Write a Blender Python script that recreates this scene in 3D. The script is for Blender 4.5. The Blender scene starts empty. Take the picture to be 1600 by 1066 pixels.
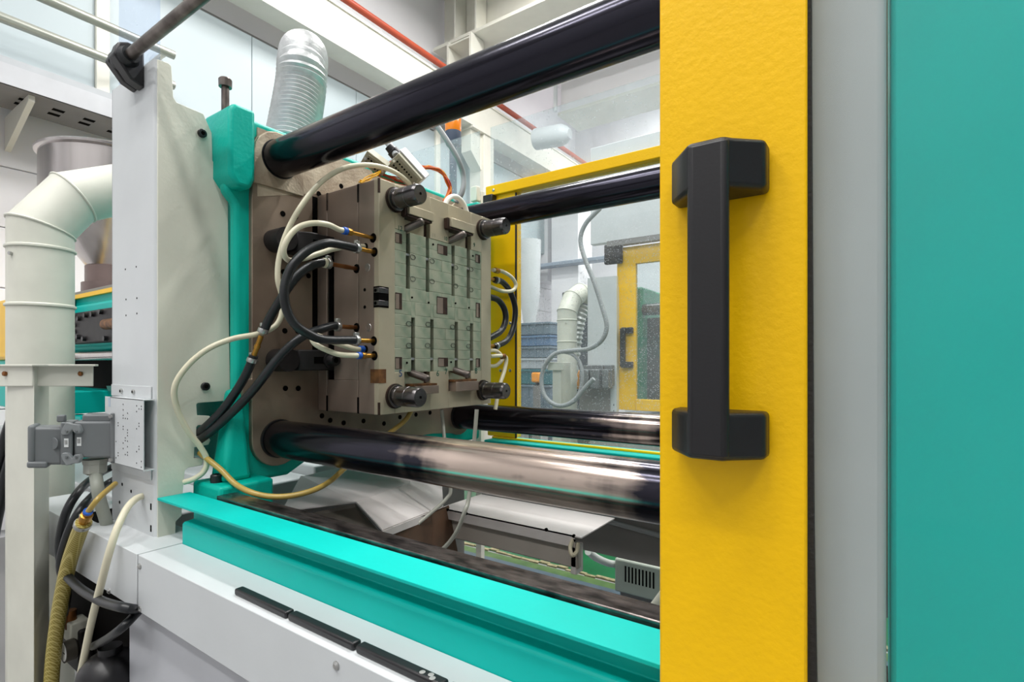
import bpy, bmesh, math, random
from mathutils import Vector, Matrix
random.seed(7)
C = bpy.context.scene.collection
scene = bpy.context.scene
R = math.radians

# ------------------------------------------------------------------ camera, world, large lights, exposure
H = 1.15                                  # eye height above the floor; scene coordinates below are relative to the eye
FPX, CX, CY = 823.0, 800.0, 568.0         # focal length and principal point in pixels of the 1600x1066 frame
YAW = R(34.7)
SN, CS = math.sin(YAW), math.cos(YAW)
cam_d = bpy.data.cameras.new('camera')
cam = bpy.data.objects.new('camera', cam_d)
C.objects.link(cam)
cam.location = (0, 0, H)
cam.rotation_euler = (R(90), 0, YAW)
cam_d.sensor_width = 36.0
cam_d.lens = FPX / 1600 * 36
cam_d.shift_y = (CY - 533) / 1600
cam_d.clip_start = 0.02
cam_d.clip_end = 60
scene.camera = cam

world = bpy.data.worlds.new('hall_daylight')
scene.world = world
world.use_nodes = True
bg = world.node_tree.nodes['Background']
bg.inputs['Color'].default_value = (1.0, 0.99, 0.985, 1)
bg.inputs['Strength'].default_value = 0.36

scene.view_settings.view_transform = 'Standard'
scene.view_settings.look = 'None'
scene.view_settings.gamma = 1
scene.view_settings.use_curve_mapping = False
scene.view_settings.exposure = 0.04
LAMP_WATTS = 49.0                         # each ceiling luminaire (built further down with its housing)

# ------------------------------------------------------------------ helpers
def at(px, py, X=None, Y=None, Z=None, d=None):
    """scene point seen at a pixel on the plane X=, Y=, Z= or at view depth d="""
    t = (px - CX) / FPX
    s = (CY - py) / FPX
    vx, vy, vz = CS * t - SN, SN * t + CS, s
    if X is not None: k = X / vx
    elif Y is not None: k = Y / vy
    elif Z is not None: k = Z / vz
    else: k = d
    return Vector((vx * k, vy * k, vz * k))

ORG = {}
def lin(c):
    c = c / 255.0
    return c / 12.92 if c <= 0.04045 else ((c + 0.055) / 1.055) ** 2.4
def rgb(r, g, b): return (lin(r), lin(g), lin(b), 1)

MATS = {}
def mat(name, col, rough=0.5, metal=0.0, var=0.06, vscale=6.0, bump=0.0, bscale=60.0, coat=0.0, spec=None, stretch=(1, 1, 1), col2=None, lo=0.35, hi=0.7):
    if name in MATS: return MATS[name]
    m = bpy.data.materials.new(name); m.use_nodes = True
    nt = m.node_tree; p = nt.nodes['Principled BSDF']
    p.inputs['Roughness'].default_value = rough
    p.inputs['Metallic'].default_value = metal
    if coat: p.inputs['Coat Weight'].default_value = coat; p.inputs['Coat Roughness'].default_value = 0.15
    if spec is not None: p.inputs['Specular IOR Level'].default_value = spec
    tc = nt.nodes.new('ShaderNodeTexCoord'); mp = nt.nodes.new('ShaderNodeMapping')
    mp.inputs['Scale'].default_value = stretch
    nt.links.new(tc.outputs['Object'], mp.inputs['Vector'])
    nz = nt.nodes.new('ShaderNodeTexNoise'); nz.inputs['Scale'].default_value = vscale; nz.inputs['Detail'].default_value = 5
    nt.links.new(mp.outputs['Vector'], nz.inputs['Vector'])
    cr = nt.nodes.new('ShaderNodeValToRGB')
    a = col2 if col2 else tuple(max(0, v * (1 - var)) for v in col[:3]) + (1,)
    b = col if col2 else tuple(min(1, v * (1 + var)) for v in col[:3]) + (1,)
    cr.color_ramp.elements[0].position = lo; cr.color_ramp.elements[1].position = hi
    cr.color_ramp.elements[0].color = a; cr.color_ramp.elements[1].color = b
    nt.links.new(nz.outputs['Fac'], cr.inputs['Fac'])
    nt.links.new(cr.outputs['Color'], p.inputs['Base Color'])
    if bump:
        n2 = nt.nodes.new('ShaderNodeTexNoise'); n2.inputs['Scale'].default_value = bscale; n2.inputs['Detail'].default_value = 3
        nt.links.new(mp.outputs['Vector'], n2.inputs['Vector'])
        bp = nt.nodes.new('ShaderNodeBump'); bp.inputs['Strength'].default_value = bump; bp.inputs['Distance'].default_value = 0.002
        nt.links.new(n2.outputs['Fac'], bp.inputs['Height']); nt.links.new(bp.outputs['Normal'], p.inputs['Normal'])
    MATS[name] = m
    return m

TEAL = mat('teal_paint', rgb(0, 184, 174), 0.45, var=0.04, bump=0.10, bscale=90, spec=0.22)
TEALC = mat('teal_cast_paint', rgb(0, 176, 158), 0.38, var=0.06, bump=0.35, bscale=120, spec=0.25)
YEL = mat('yellow_paint', rgb(252, 198, 0), 0.38, var=0.03, bump=0.25, bscale=160, spec=0.3)
WHT = mat('white_paint', rgb(206, 210, 212), 0.42, var=0.03, bump=0.06, bscale=200)
CREAM = mat('cream_paint', rgb(214, 214, 200), 0.5, var=0.05, bump=0.25, bscale=140)
IVORY = mat('ivory_duct_paint', rgb(216, 216, 204), 0.45, var=0.06, vscale=9)
GREYL = mat('grey_lever', rgb(138, 142, 144), 0.4, var=0.05)
GREYP = mat('grey_plastic', rgb(112, 116, 118), 0.45, var=0.06)
BLKP = mat('black_plastic', rgb(24, 23, 26), 0.38, var=0.15, bump=0.05, bscale=400)
BLKR = mat('black_rubber', rgb(26, 29, 32), 0.36, var=0.25, vscale=20)
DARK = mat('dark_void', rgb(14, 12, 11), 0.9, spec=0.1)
HOLE = mat('oily_hole', rgb(9, 8, 7), 0.9, spec=0.05)
STEEL = mat('mold_steel', rgb(150, 134, 122), 0.42, 0.55, var=0.14, vscale=5, bump=0.05, bscale=300)
STEELF = mat('mold_face_steel', rgb(192, 182, 158), 0.4, 0.5, var=0.12, vscale=7, bump=0.05, bscale=300)
INSERT = mat('insert_steel', rgb(184, 186, 164), 0.42, 0.42, col2=rgb(138, 156, 134), vscale=22, bump=0.08, bscale=250)
RUST = mat('rusty_slot', rgb(74, 52, 42), 0.6, 0.4, col2=rgb(44, 32, 27), vscale=40)
RUSTO = mat('orange_oiled_steel', rgb(150, 104, 62), 0.5, 0.6, col2=rgb(96, 66, 46), vscale=50)
MACH = mat('machined_platen', rgb(164, 148, 130), 0.42, 0.5, col2=rgb(114, 98, 86), vscale=3.5, bump=0.1, bscale=220)
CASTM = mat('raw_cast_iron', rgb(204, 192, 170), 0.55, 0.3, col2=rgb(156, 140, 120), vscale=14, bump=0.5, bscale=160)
PINM = mat('guide_pin_steel', rgb(98, 95, 95), 0.26, 0.95, var=0.2, vscale=16)
CLAMPB = mat('blackened_clamp', rgb(36, 33, 34), 0.5, 0.4, var=0.3, vscale=30)
BRASS = mat('brass', rgb(176, 130, 58), 0.32, 0.9, var=0.2, vscale=30)
COPPER = mat('tarnished_brass', rgb(140, 92, 54), 0.38, 0.85, var=0.25, vscale=30)
ZINC = mat('zinc_clip', rgb(184, 184, 182), 0.28, 0.9, var=0.2, vscale=60)
STAIN = mat('stainless', rgb(196, 190, 188), 0.24, 0.95, var=0.06, stretch=(1, 1, 0.05), vscale=30)
RODM = mat('aged_rod', rgb(132, 124, 118), 0.34, 0.8, col2=rgb(84, 76, 72), vscale=24)
BLUEP = mat('blue_plastic', rgb(30, 92, 190), 0.4)
TUBEW = mat('milky_tube', rgb(222, 216, 190), 0.35, var=0.04, vscale=10)
TUBEY = mat('amber_tube', rgb(176, 150, 78), 0.3, var=0.08, vscale=14)
TUBEC = mat('clear_grey_tube', rgb(168, 168, 158), 0.25, var=0.05)
GREYC = mat('grey_cable', rgb(150, 154, 156), 0.45)
ORANGE = mat('orange_lens', rgb(255, 138, 10), 0.25, coat=0.4)
SLATE = mat('slate_plastic', rgb(74, 84, 104), 0.45)
REDP = mat('red_pipe_paint', rgb(176, 72, 44), 0.45, var=0.08)
WALLM = mat('wall_white', rgb(240, 239, 242), 0.6, var=0.015, vscale=1.5)
WALLF = mat('wall_front_grey', rgb(186, 186, 188), 0.6, var=0.02, vscale=1.5)
WALLG = mat('wall_grey', rgb(140, 142, 146), 0.6, var=0.03, vscale=1.5)
PANELM = mat('wall_panel_pale', rgb(180, 192, 196), 0.4, var=0.02, vscale=1.2)
BEAMM = mat('beam_cream', rgb(226, 224, 212), 0.5, var=0.03)
CONC = mat('pale_concrete', rgb(140, 140, 140), 0.4, var=0.06, vscale=2)
GRN = mat('green_floor_paint', rgb(14, 92, 52), 0.32, var=0.2, vscale=3, bump=0.1, bscale=30)
SLATEF = mat('slate_floor_band', rgb(70, 88, 100), 0.45, var=0.12, vscale=8)
OLIVE = mat('olive_floor_band', rgb(84, 112, 62), 0.5, col2=rgb(58, 90, 46), vscale=12)
GROUT = mat('dirty_grout', rgb(168, 156, 124), 0.8, col2=rgb(120, 116, 84), vscale=30, bump=0.6)
GREYPL = mat('grey_sheet', rgb(128, 126, 124), 0.5, var=0.08, vscale=4)
TRAYW = mat('tray_white', rgb(212, 206, 204), 0.42, var=0.05, vscale=8, bump=0.15, bscale=200)
RUBEDGE = mat('gasket_rubber', rgb(34, 32, 28), 0.8, bump=0.5, bscale=200)
STICK = mat('white_sticker', rgb(232, 234, 234), 0.5)
INK = mat('ink', rgb(30, 34, 36), 0.6)
INKB = mat('blue_ink', rgb(26, 72, 120), 0.6)
INKG = mat('green_ink', rgb(28, 92, 74), 0.6)
WIREO = mat('orange_wire', rgb(226, 110, 36), 0.4)
WIREY = mat('yellow_wire', rgb(232, 176, 30), 0.4)
WIRER = mat('red_wire', rgb(190, 60, 40), 0.4)
WIREG = mat('green_wire', rgb(40, 150, 110), 0.4)
TANP = mat('connector_tan', rgb(160, 156, 134), 0.5)
ALU = mat('cast_aluminium', rgb(190, 190, 192), 0.35, 0.7)
FLEX = mat('silver_flex_duct', rgb(206, 208, 208), 0.36, 0.4, var=0.1, vscale=40, bump=0.4, bscale=120)
CRATE = mat('blue_crate', rgb(96, 124, 156), 0.5)
CRATEG = mat('slate_crate', rgb(108, 124, 136), 0.5)
GREENP = mat('green_machine_paint', rgb(40, 150, 110), 0.4)

def barmat(name, x0, x1, amount):
    """dark hard-chromed tie bar; a worn, wiped stretch between x0 and x1 (object X) with streaky edges"""
    m = bpy.data.materials.new(name); m.use_nodes = True
    nt = m.node_tree; p = nt.nodes['Principled BSDF']; N = nt.nodes.new; L = nt.links.new
    tc = N('ShaderNodeTexCoord'); mp = N('ShaderNodeMapping'); mp.inputs['Scale'].default_value = (1, 9, 9)
    L(tc.outputs['Object'], mp.inputs['Vector'])
    nz = N('ShaderNodeTexNoise'); nz.inputs['Scale'].default_value = 7; nz.inputs['Detail'].default_value = 8
    L(mp.outputs['Vector'], nz.inputs['Vector'])
    mp2 = N('ShaderNodeMapping'); mp2.inputs['Scale'].default_value = (12, 1.2, 1.2)
    L(tc.outputs['Object'], mp2.inputs['Vector'])
    n2 = N('ShaderNodeTexNoise'); n2.inputs['Scale'].default_value = 1.5; n2.inputs['Detail'].default_value = 6
    L(mp2.outputs['Vector'], n2.inputs['Vector'])
    sx = N('ShaderNodeSeparateXYZ'); L(tc.outputs['Object'], sx.inputs['Vector'])
    def rmp(a, b):
        r = N('ShaderNodeMapRange'); r.inputs['From Min'].default_value = a; r.inputs['From Max'].default_value = b
        L(sx.outputs['X'], r.inputs['Value']); return r.outputs['Result']
    def op(o, a, b):
        q = N('ShaderNodeMath'); q.operation = o; q.use_clamp = True
        for k, v in ((0, a), (1, b)):
            if isinstance(v, (int, float)): q.inputs[k].default_value = v
            else: L(v, q.inputs[k])
        return q.outputs[0]
    win = op('MULTIPLY', rmp(x0 - 0.1, x0 + 0.12), rmp(x1 + 0.12, x1 - 0.1))
    q = N('ShaderNodeMath'); q.operation = 'MULTIPLY_ADD'; L(n2.outputs['Fac'], q.inputs[0]); q.inputs[1].default_value = 1.1; q.inputs[2].default_value = -0.5
    s = N('ShaderNodeMath'); s.operation = 'ADD'; L(q.outputs[0], s.inputs[0]); L(nz.outputs['Fac'], s.inputs[1])
    ww = op('MULTIPLY', win, amount)
    s2 = N('ShaderNodeMath'); s2.operation = 'MULTIPLY_ADD'; L(s.outputs[0], s2.inputs[0]); s2.inputs[1].default_value = 1.0
    L(ww, s2.inputs[2])
    mr = N('ShaderNodeMapRange'); mr.inputs['From Min'].default_value = 0.95; mr.inputs['From Max'].default_value = 1.35
    L(s2.outputs[0], mr.inputs['Value'])
    msk = op('MULTIPLY', mr.outputs['Result'], ww)
    mx = N('ShaderNodeMix'); mx.data_type = 'RGBA'
    mx.inputs['A'].default_value = rgb(52, 51, 60); mx.inputs['B'].default_value = rgb(226, 206, 192)
    L(msk, mx.inputs['Factor']); L(mx.outputs['Result'], p.inputs['Base Color'])
    p.inputs['Metallic'].default_value = 0.92
    r2 = N('ShaderNodeMapRange'); r2.inputs['To Min'].default_value = 0.10; r2.inputs['To Max'].default_value = 0.26
    L(nz.outputs['Fac'], r2.inputs['Value']); L(r2.outputs['Result'], p.inputs['Roughness'])
    return m

def panemat(name, tint, dust, scale, gloss=0.06, film=0.0, refl_rough=0.03):
    """clear polycarbonate: see-through, glossy, with dried splashes of dust"""
    m = bpy.data.materials.new(name); m.use_nodes = True
    nt = m.node_tree; nt.nodes.clear(); N = nt.nodes.new; L = nt.links.new
    out = N('ShaderNodeOutputMaterial')
    tr = N('ShaderNodeBsdfTransparent'); tr.inputs['Color'].default_value = tint
    gl = N('ShaderNodeBsdfGlossy'); gl.inputs['Roughness'].default_value = refl_rough
    df = N('ShaderNodeBsdfDiffuse'); df.inputs['Color'].default_value = rgb(226, 232, 236)
    fr = N('ShaderNodeFresnel'); fr.inputs['IOR'].default_value = 1.5
    ge = N('ShaderNodeNewGeometry'); inv = N('ShaderNodeMath'); inv.operation = 'SUBTRACT'; inv.inputs[0].default_value = 1; L(ge.outputs['Backfacing'], inv.inputs[1])
    ff = N('ShaderNodeMath'); ff.operation = 'MULTIPLY'; L(fr.outputs[0], ff.inputs[0]); L(inv.outputs[0], ff.inputs[1])   # reflect once, at the outer face
    mx = N('ShaderNodeMixShader'); L(ff.outputs[0], mx.inputs[0]); L(tr.outputs[0], mx.inputs[1]); L(gl.outputs[0], mx.inputs[2])
    tc = N('ShaderNodeTexCoord')
    vo = N('ShaderNodeTexVoronoi'); vo.inputs['Scale'].default_value = scale
    L(tc.outputs['Object'], vo.inputs['Vector'])
    nz = N('ShaderNodeTexNoise'); nz.inputs['Scale'].default_value = 5; nz.inputs['Detail'].default_value = 4
    L(tc.outputs['Object'], nz.inputs['Vector'])
    mr = N('ShaderNodeMapRange'); mr.inputs['From Min'].default_value = 0.30; mr.inputs['From Max'].default_value = 0.16
    L(vo.outputs['Distance'], mr.inputs['Value'])
    sc = N('ShaderNodeSeparateColor'); L(vo.outputs['Color'], sc.inputs['Color'])
    th = N('ShaderNodeMath'); th.operation = 'MULTIPLY'; L(nz.outputs['Fac'], th.inputs[0]); th.inputs[1].default_value = dust
    lt = N('ShaderNodeMath'); lt.operation = 'LESS_THAN'; L(sc.outputs['Red'], lt.inputs[0]); L(th.outputs[0], lt.inputs[1])
    mu = N('ShaderNodeMath'); mu.operation = 'MULTIPLY'; L(mr.outputs['Result'], mu.inputs[0]); L(lt.outputs[0], mu.inputs[1])
    ad = N('ShaderNodeMath'); ad.operation = 'MULTIPLY_ADD'; L(nz.outputs['Fac'], ad.inputs[0]); ad.inputs[1].default_value = film; L(mu.outputs[0], ad.inputs[2]); ad.use_clamp = True
    m2 = N('ShaderNodeMixShader'); L(ad.outputs[0], m2.inputs[0]); L(mx.outputs[0], m2.inputs[1]); L(df.outputs[0], m2.inputs[2])
    L(m2.outputs[0], out.inputs['Surface'])
    return m

def wavemat(name, c1, c2, scale, direction='DIAGONAL', rough=0.4):
    m = bpy.data.materials.new(name); m.use_nodes = True
    nt = m.node_tree; p = nt.nodes['Principled BSDF']; N = nt.nodes.new; L = nt.links.new
    tc = N('ShaderNodeTexCoord')
    outs = []
    for sg in (1, -1):
        mp = N('ShaderNodeMapping'); mp.inputs['Rotation'].default_value = (0, 0, 0); mp.inputs['Scale'].default_value = (sg, 1, 1)
        L(tc.outputs['Object'], mp.inputs['Vector'])
        w = N('ShaderNodeTexWave'); w.bands_direction = direction; w.inputs['Scale'].default_value = scale
        L(mp.outputs['Vector'], w.inputs['Vector']); outs.append(w.outputs['Fac'])
    mm = N('ShaderNodeMath'); mm.operation = 'MAXIMUM'; L(outs[0], mm.inputs[0]); L(outs[1], mm.inputs[1])
    mr = N('ShaderNodeMapRange'); mr.inputs['From Min'].default_value = 0.75; mr.inputs['From Max'].default_value = 1.0; L(mm.outputs[0], mr.inputs['Value'])
    mx = N('ShaderNodeMix'); mx.data_type = 'RGBA'; mx.inputs['A'].default_value = c1; mx.inputs['B'].default_value = c2
    L(mr.outputs['Result'], mx.inputs['Factor']); L(mx.outputs['Result'], p.inputs['Base Color'])
    p.inputs['Roughness'].default_value = rough
    return m
BRAID = wavemat('braided_amber_hose', rgb(150, 134, 56), rgb(202, 188, 118), 70)

def resample(pts, step):
    out = [pts[0]]; acc = 0.0
    for a, b in zip(pts, pts[1:]):
        L = (b - a).length; t = step - acc
        while t < L:
            out.append(a + (b - a) * (t / L)); t += step
        acc = L - (t - step)
    return out
def emis(name, col, strength):
    m = bpy.data.materials.new(name); m.use_nodes = True
    p = m.node_tree.nodes['Principled BSDF']
    p.inputs['Base Color'].default_value = col
    p.inputs['Emission Color'].default_value = col; p.inputs['Emission Strength'].default_value = strength
    return m

class MB:
    def __init__(s): s.v = []; s.f = []
    def add(s, vs, fs):
        o = len(s.v); s.v += [Vector(p) for p in vs]; s.f += [[i + o for i in f] for f in fs]; return s
    def box(s, x0, x1, y0, y1, z0, z1):
        vs = [(x, y, z) for x in (x0, x1) for y in (y0, y1) for z in (z0, z1)]
        return s.add(vs, [(0, 1, 3, 2), (4, 6, 7, 5), (0, 4, 5, 1), (2, 3, 7, 6), (0, 2, 6, 4), (1, 5, 7, 3)])
    def prism(s, poly, axis, a0, a1):
        def P(u, w, a):
            return {'x': (a, u, w), 'y': (u, a, w), 'z': (u, w, a)}[axis]
        n = len(poly)
        vs = [P(u, w, a0) for u, w in poly] + [P(u, w, a1) for u, w in poly]
        fs = [tuple(range(n)), tuple(range(2 * n - 1, n - 1, -1))] + [(i, (i + 1) % n, n + (i + 1) % n, n + i) for i in range(n)]
        return s.add(vs, fs)
    def hull8(s, a, b):
        """two quads a, b (4 points each) joined to a six sided block"""
        return s.add(list(a) + list(b), [(0, 1, 2, 3), (7, 6, 5, 4), (0, 4, 5, 1), (1, 5, 6, 2), (2, 6, 7, 3), (3, 7, 4, 0)])
    def cyl(s, p0, p1, r0, r1=None, n=16, caps=True):
        r1 = r0 if r1 is None else r1
        return s.lathe(p0, p1, [(0, r0), (1, r1)], n, caps)
    def lathe(s, p0, p1, prof, n=20, caps=True):
        """profile (t along p0->p1, radius)"""
        p0, p1 = Vector(p0), Vector(p1); ax = (p1 - p0); dn = ax.normalized()
        u = dn.orthogonal().normalized(); w = dn.cross(u)
        vs = []; fs = []
        for t, r in prof:
            for k in range(n):
                a = 2 * math.pi * k / n
                vs.append(p0 + ax * t + (u * math.cos(a) + w * math.sin(a)) * r)
        m = len(prof)
        for i in range(m - 1):
            for k in range(n):
                fs.append((i * n + k, i * n + (k + 1) % n, (i + 1) * n + (k + 1) % n, (i + 1) * n + k))
        if caps:
            fs.append(tuple(range(n - 1, -1, -1))); fs.append(tuple((m - 1) * n + k for k in range(n)))
        return s.add(vs, fs)
    def tube(s, pts, r, n=10, caps=True, rf=None):
        pts = [Vector(p) for p in pts]; m = len(pts)
        tan = []
        for i in range(m):
            a = pts[max(i - 1, 0)]; b = pts[min(i + 1, m - 1)]; tan.append((b - a).normalized())
        u = tan[0].orthogonal().normalized(); vs = []; fs = []
        for i in range(m):
            t = tan[i]; u = (u - t * u.dot(t))
            u = u.normalized() if u.length > 1e-6 else t.orthogonal().normalized()
            w = t.cross(u); rr = rf(i) if rf else r
            st = 1.0
            for k in range(n):
                a = 2 * math.pi * k / n
                vs.append(pts[i] + (u * math.cos(a) + w * math.sin(a)) * rr * st)
        for i in range(m - 1):
            for k in range(n):
                fs.append((i * n + k, i * n + (k + 1) % n, (i + 1) * n + (k + 1) % n, (i + 1) * n + k))
        if caps:
            fs.append(tuple(range(n - 1, -1, -1))); fs.append(tuple((m - 1) * n + k for k in range(n)))
        return s.add(vs, fs)
    def build(s, name, m, parent=None, bevel=0.0, smooth=None, seg=2, base=True):
        """link as ONE mesh object; scene coordinates are relative to the eye"""
        me = bpy.data.meshes.new(name)
        lo = Vector([min(v[i] for v in s.v) for i in range(3)]); hi = Vector([max(v[i] for v in s.v) for i in range(3)])
        c = (lo + hi) / 2
        if parent is None: c.z = lo.z
        me.from_pydata([tuple(v - c) for v in s.v], [], s.f)
        bm = bmesh.new(); bm.from_mesh(me); bmesh.ops.recalc_face_normals(bm, faces=bm.faces); bm.to_mesh(me); bm.free()
        o = bpy.data.objects.new(name, me); C.objects.link(o)
        if m: me.materials.append(m)
        if smooth is None: smooth = True
        if smooth:
            me.polygons.foreach_set('use_smooth', [True] * len(me.polygons))
            me.set_sharp_from_angle(angle=R(38))
        if bevel:
            b = o.modifiers.new('bevel', 'BEVEL'); b.width = bevel; b.segments = seg; b.limit_method = 'ANGLE'; b.angle_limit = R(38)
            b.harden_normals = False
        if parent:
            o.parent = parent; o.location = c - ORG[parent.name]
        else:
            o.location = c + Vector((0, 0, H))
        ORG[o.name] = c
        return o

def tag(o, label=None, cat=None, group=None, kind=None):
    if label: o['label'] = label
    if cat: o['category'] = cat
    if group: o['group'] = group
    if kind: o['kind'] = kind
    return o
def thing(name, loc, label, cat, group=None, kind=None):
    o = bpy.data.objects.new(name, None); C.objects.link(o); o.empty_display_size = 0.05
    o.location = Vector(loc) + Vector((0, 0, H)); ORG[o.name] = Vector(loc)
    return tag(o, label, cat, group, kind)
def copy_tree(o, off=(0, 0, 0), label=None, parent=None):
    c = o.copy(); C.objects.link(c)
    if parent: c.parent = parent
    else: c.location = o.location + Vector(off)
    if label: c['label'] = label
    for ch in [x for x in bpy.data.objects if x.parent == o]: copy_tree(ch, parent=c)
    return c
def spline(pts, k=8):
    pts = [Vector(p) for p in pts]; out = []
    P = [2 * pts[0] - pts[1]] + pts + [2 * pts[-1] - pts[-2]]
    for i in range(1, len(P) - 2):
        a, b, c, d = P[i - 1], P[i], P[i + 1], P[i + 2]
        for j in range(k):
            t = j / k
            out.append(0.5 * ((2 * b) + (c - a) * t + (2 * a - 5 * b + 4 * c - d) * t * t + (3 * b - a - 3 * c + d) * t ** 3))
    out.append(pts[-1]); return out
def struct(name, mb, m, parent=None, bevel=0.0):
    o = mb.build(name, m, parent, bevel)
    if not parent: o['kind'] = 'structure'
    return o
def screw(parent, p, ax, r, h, m, name='screw', socket=True):
    p = Vector(p); ax = Vector(ax)
    b = MB().lathe(p - ax * 0.004, p + ax * h, [(0, r), (0.9, r), (1, r * 0.85)], 14).build(name, m, parent)
    if socket and r > 0.003:
        MB().cyl(p + ax * (h - 0.0005), p + ax * (h + 0.0006), r * 0.5, n=6).build('socket', HOLE, b)
    return b
def disc(parent, p, ax, r, m, name='hole', h=0.0008, n=16, depth=0.004):
    p = Vector(p); ax = Vector(ax)
    return MB().cyl(p - ax * depth, p + ax * h, r, n=n).build(name, m, parent)
XA, YA, ZA = Vector((1, 0, 0)), Vector((0, 1, 0)), Vector((0, 0, 1))

# ------------------------------------------------------------------ the hall
FZ = -H
CEIL = 5.0
struct('floor', MB().box(-4.9, 6.0, -4.0, 9.1, FZ - 0.1, FZ), CONC)
fl = bpy.data.objects['floor']
MB().box(-3.4, 6, 2.58, 4.6, FZ - 0.01, FZ + 0.001).build('painted_lane', GRN, fl)
MB().box(-3.4, 6, 1.95, 2.49, FZ - 0.01, FZ + 0.003).build('walkway_band', SLATEF, fl)
MB().box(-3.4, 6, 2.49, 2.56, FZ - 0.01, FZ + 0.002).build('edge_band', OLIVE, fl)
g = MB(); xs = [-3.4 + 0.06 * i for i in range(110)]
for x in xs:
    w = 0.018 + 0.012 * random.random(); y = 2.565 + 0.02 * random.random()
    g.box(x, x + 0.062, y, y + w, FZ - 0.01, FZ + 0.006 + 0.004 * random.random())
go = g.build('joint_filler', GROUT, fl); go['kind'] = 'stuff'
struct('ceiling', MB().box(-4.9, 6.0, -4.0, 9.1, CEIL, CEIL + 0.1), WALLM)
wl = struct('wall_left', MB().box(-4.9, -4.75, -4.0, 9.1, FZ, CEIL), WALLM)
wb = struct('wall_back', MB().box(-4.75, 6.0, 9.0, 9.1, FZ, CEIL), WALLM)
struct('wall_front', MB().box(-4.75, 6.0, -4.1, -4.0, FZ, CEIL), WALLF)
struct('wall_right', MB().box(6.0, 6.1, -4.0, 9.1, FZ, CEIL), WALLG)
for j in range(7):
    for i in range(5):
        MB().box(-4.75, -4.728, -1.6 + i * 2.1, 0.494 + i * 2.1, -1.1 + j * 0.4, -0.706 + j * 0.4).build('cladding_panel', WALLM, wl, 0.004)
for i in range(6):
    MB().box(-4.75 + i * 1.8, -4.75 + i * 1.8 + 1.78, 8.97, 9.0, FZ, 3.0).build('cladding_panel', WALLM, wb, 0.004)
# pale gallery glazing panels high on the left wall
for i, (y0, y1) in enumerate(((-1.2, 0.30), (0.304, 1.40), (1.48, 2.55), (2.554, 3.7), (3.704, 4.92), (5.0, 6.2), (6.204, 7.4), (7.404, 8.9))):
    MB().box(-4.66, -4.60, y0, y1, 1.84, 2.93).build('gallery_panel', PANELM, wl, 0.004)
for y in (1.40, 4.92):
    MB().box(-4.70, -4.57, y, y + 0.08, 1.80, 2.95).build('gallery_mullion', BEAMM, wl, 0.003)
struct('trim_1', MB().box(-4.74, -4.64, -1.4, 9.0, 2.952, 2.972), GREYPL)

# crane girder along the depth of the hall, with stiffener column
t = thing('crane_girder', (-4.38, 3.5, 3.06), 'long cream steel girder running into the hall under the red pipe', 'girder')
MB().box(-4.50, -4.257, 0.0, 9.0, 3.06, 3.085).build('bottom_flange', BEAMM, t)
MB().box(-4.39, -4.275, 0.0, 9.0, 3.085, 3.44).build('web', BEAMM, t)
MB().box(-4.50, -4.257, 0.0, 9.0, 3.44, 3.465).build('top_flange', BEAMM, t)
t = thing('steel_column', (-4.38, 5.6, FZ), 'cream steel column with a haunch carrying the girder end', 'column')
MB().box(-4.50, -4.26, 5.5, 5.72, FZ, 3.06).build('shaft', BEAMM, t, 0.004)
MB().prism([(5.5, 3.06), (5.5, 2.55), (5.28, 2.75), (5.28, 3.06)], 'x', -4.46, -4.30).build('haunch', BEAMM, t)
MB().box(-4.52, -4.24, 5.25, 5.75, 3.03, 3.06).build('bearing_plate', BEAMM, t)
o = MB().tube([(-4.235, 0, 3.53), (-4.235, 9.0, 3.53)], 0.035, 12).build('sprinkler_pipe', REDP)
tag(o, 'thin red pipe running along the top of the cream girder', 'pipe')
# cross girder along X with stiffeners
t = thing('cross_girder', (-1, 5.2, 4.02), 'white roof girder with web stiffeners crossing above the tie bars', 'girder')
MB().box(-4.7, 5.9, 5.0, 5.5, 4.02, 4.06).build('bottom_flange', BEAMM, t)
MB().box(-4.7, 5.9, 5.22, 5.28, 4.06, 4.8).build('web', BEAMM, t)
MB().box(-4.7, 5.9, 5.0, 5.5, 4.8, 4.84).build('top_flange', BEAMM, t)
for x in (-4.35, -4.02, -2.4, -0.8, 0.8): MB().box(x, x + 0.025, 5.01, 5.21, 4.06, 4.8).build('stiffener', BEAMM, t)
t = thing('hanger_column', (-4.2, 5.1, 3.465), 'white ladder-like steel hanger below the roof girder', 'steelwork')
for x in (-4.42, -4.06): MB().box(x, x + 0.03, 4.95, 5.2, 3.47, 4.015).build('plate', BEAMM, t)
for z in (3.6, 3.95): MB().box(-4.39, -4.06, 4.95, 5.2, z, z + 0.02).build('shelf_plate', BEAMM, t)
t = thing('lower_roof_beam', (0, 6.6, 3.0), 'broad grey-white beam low across the far hall', 'beam')
MB().box(-3.6, 5.9, 6.4, 6.8, 3.44, 4.40).build('web_box', WALLM, t)
MB().box(-3.6, 5.9, 6.3, 6.9, 3.40, 3.44).build('bottom_flange', BEAMM, t)

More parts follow.
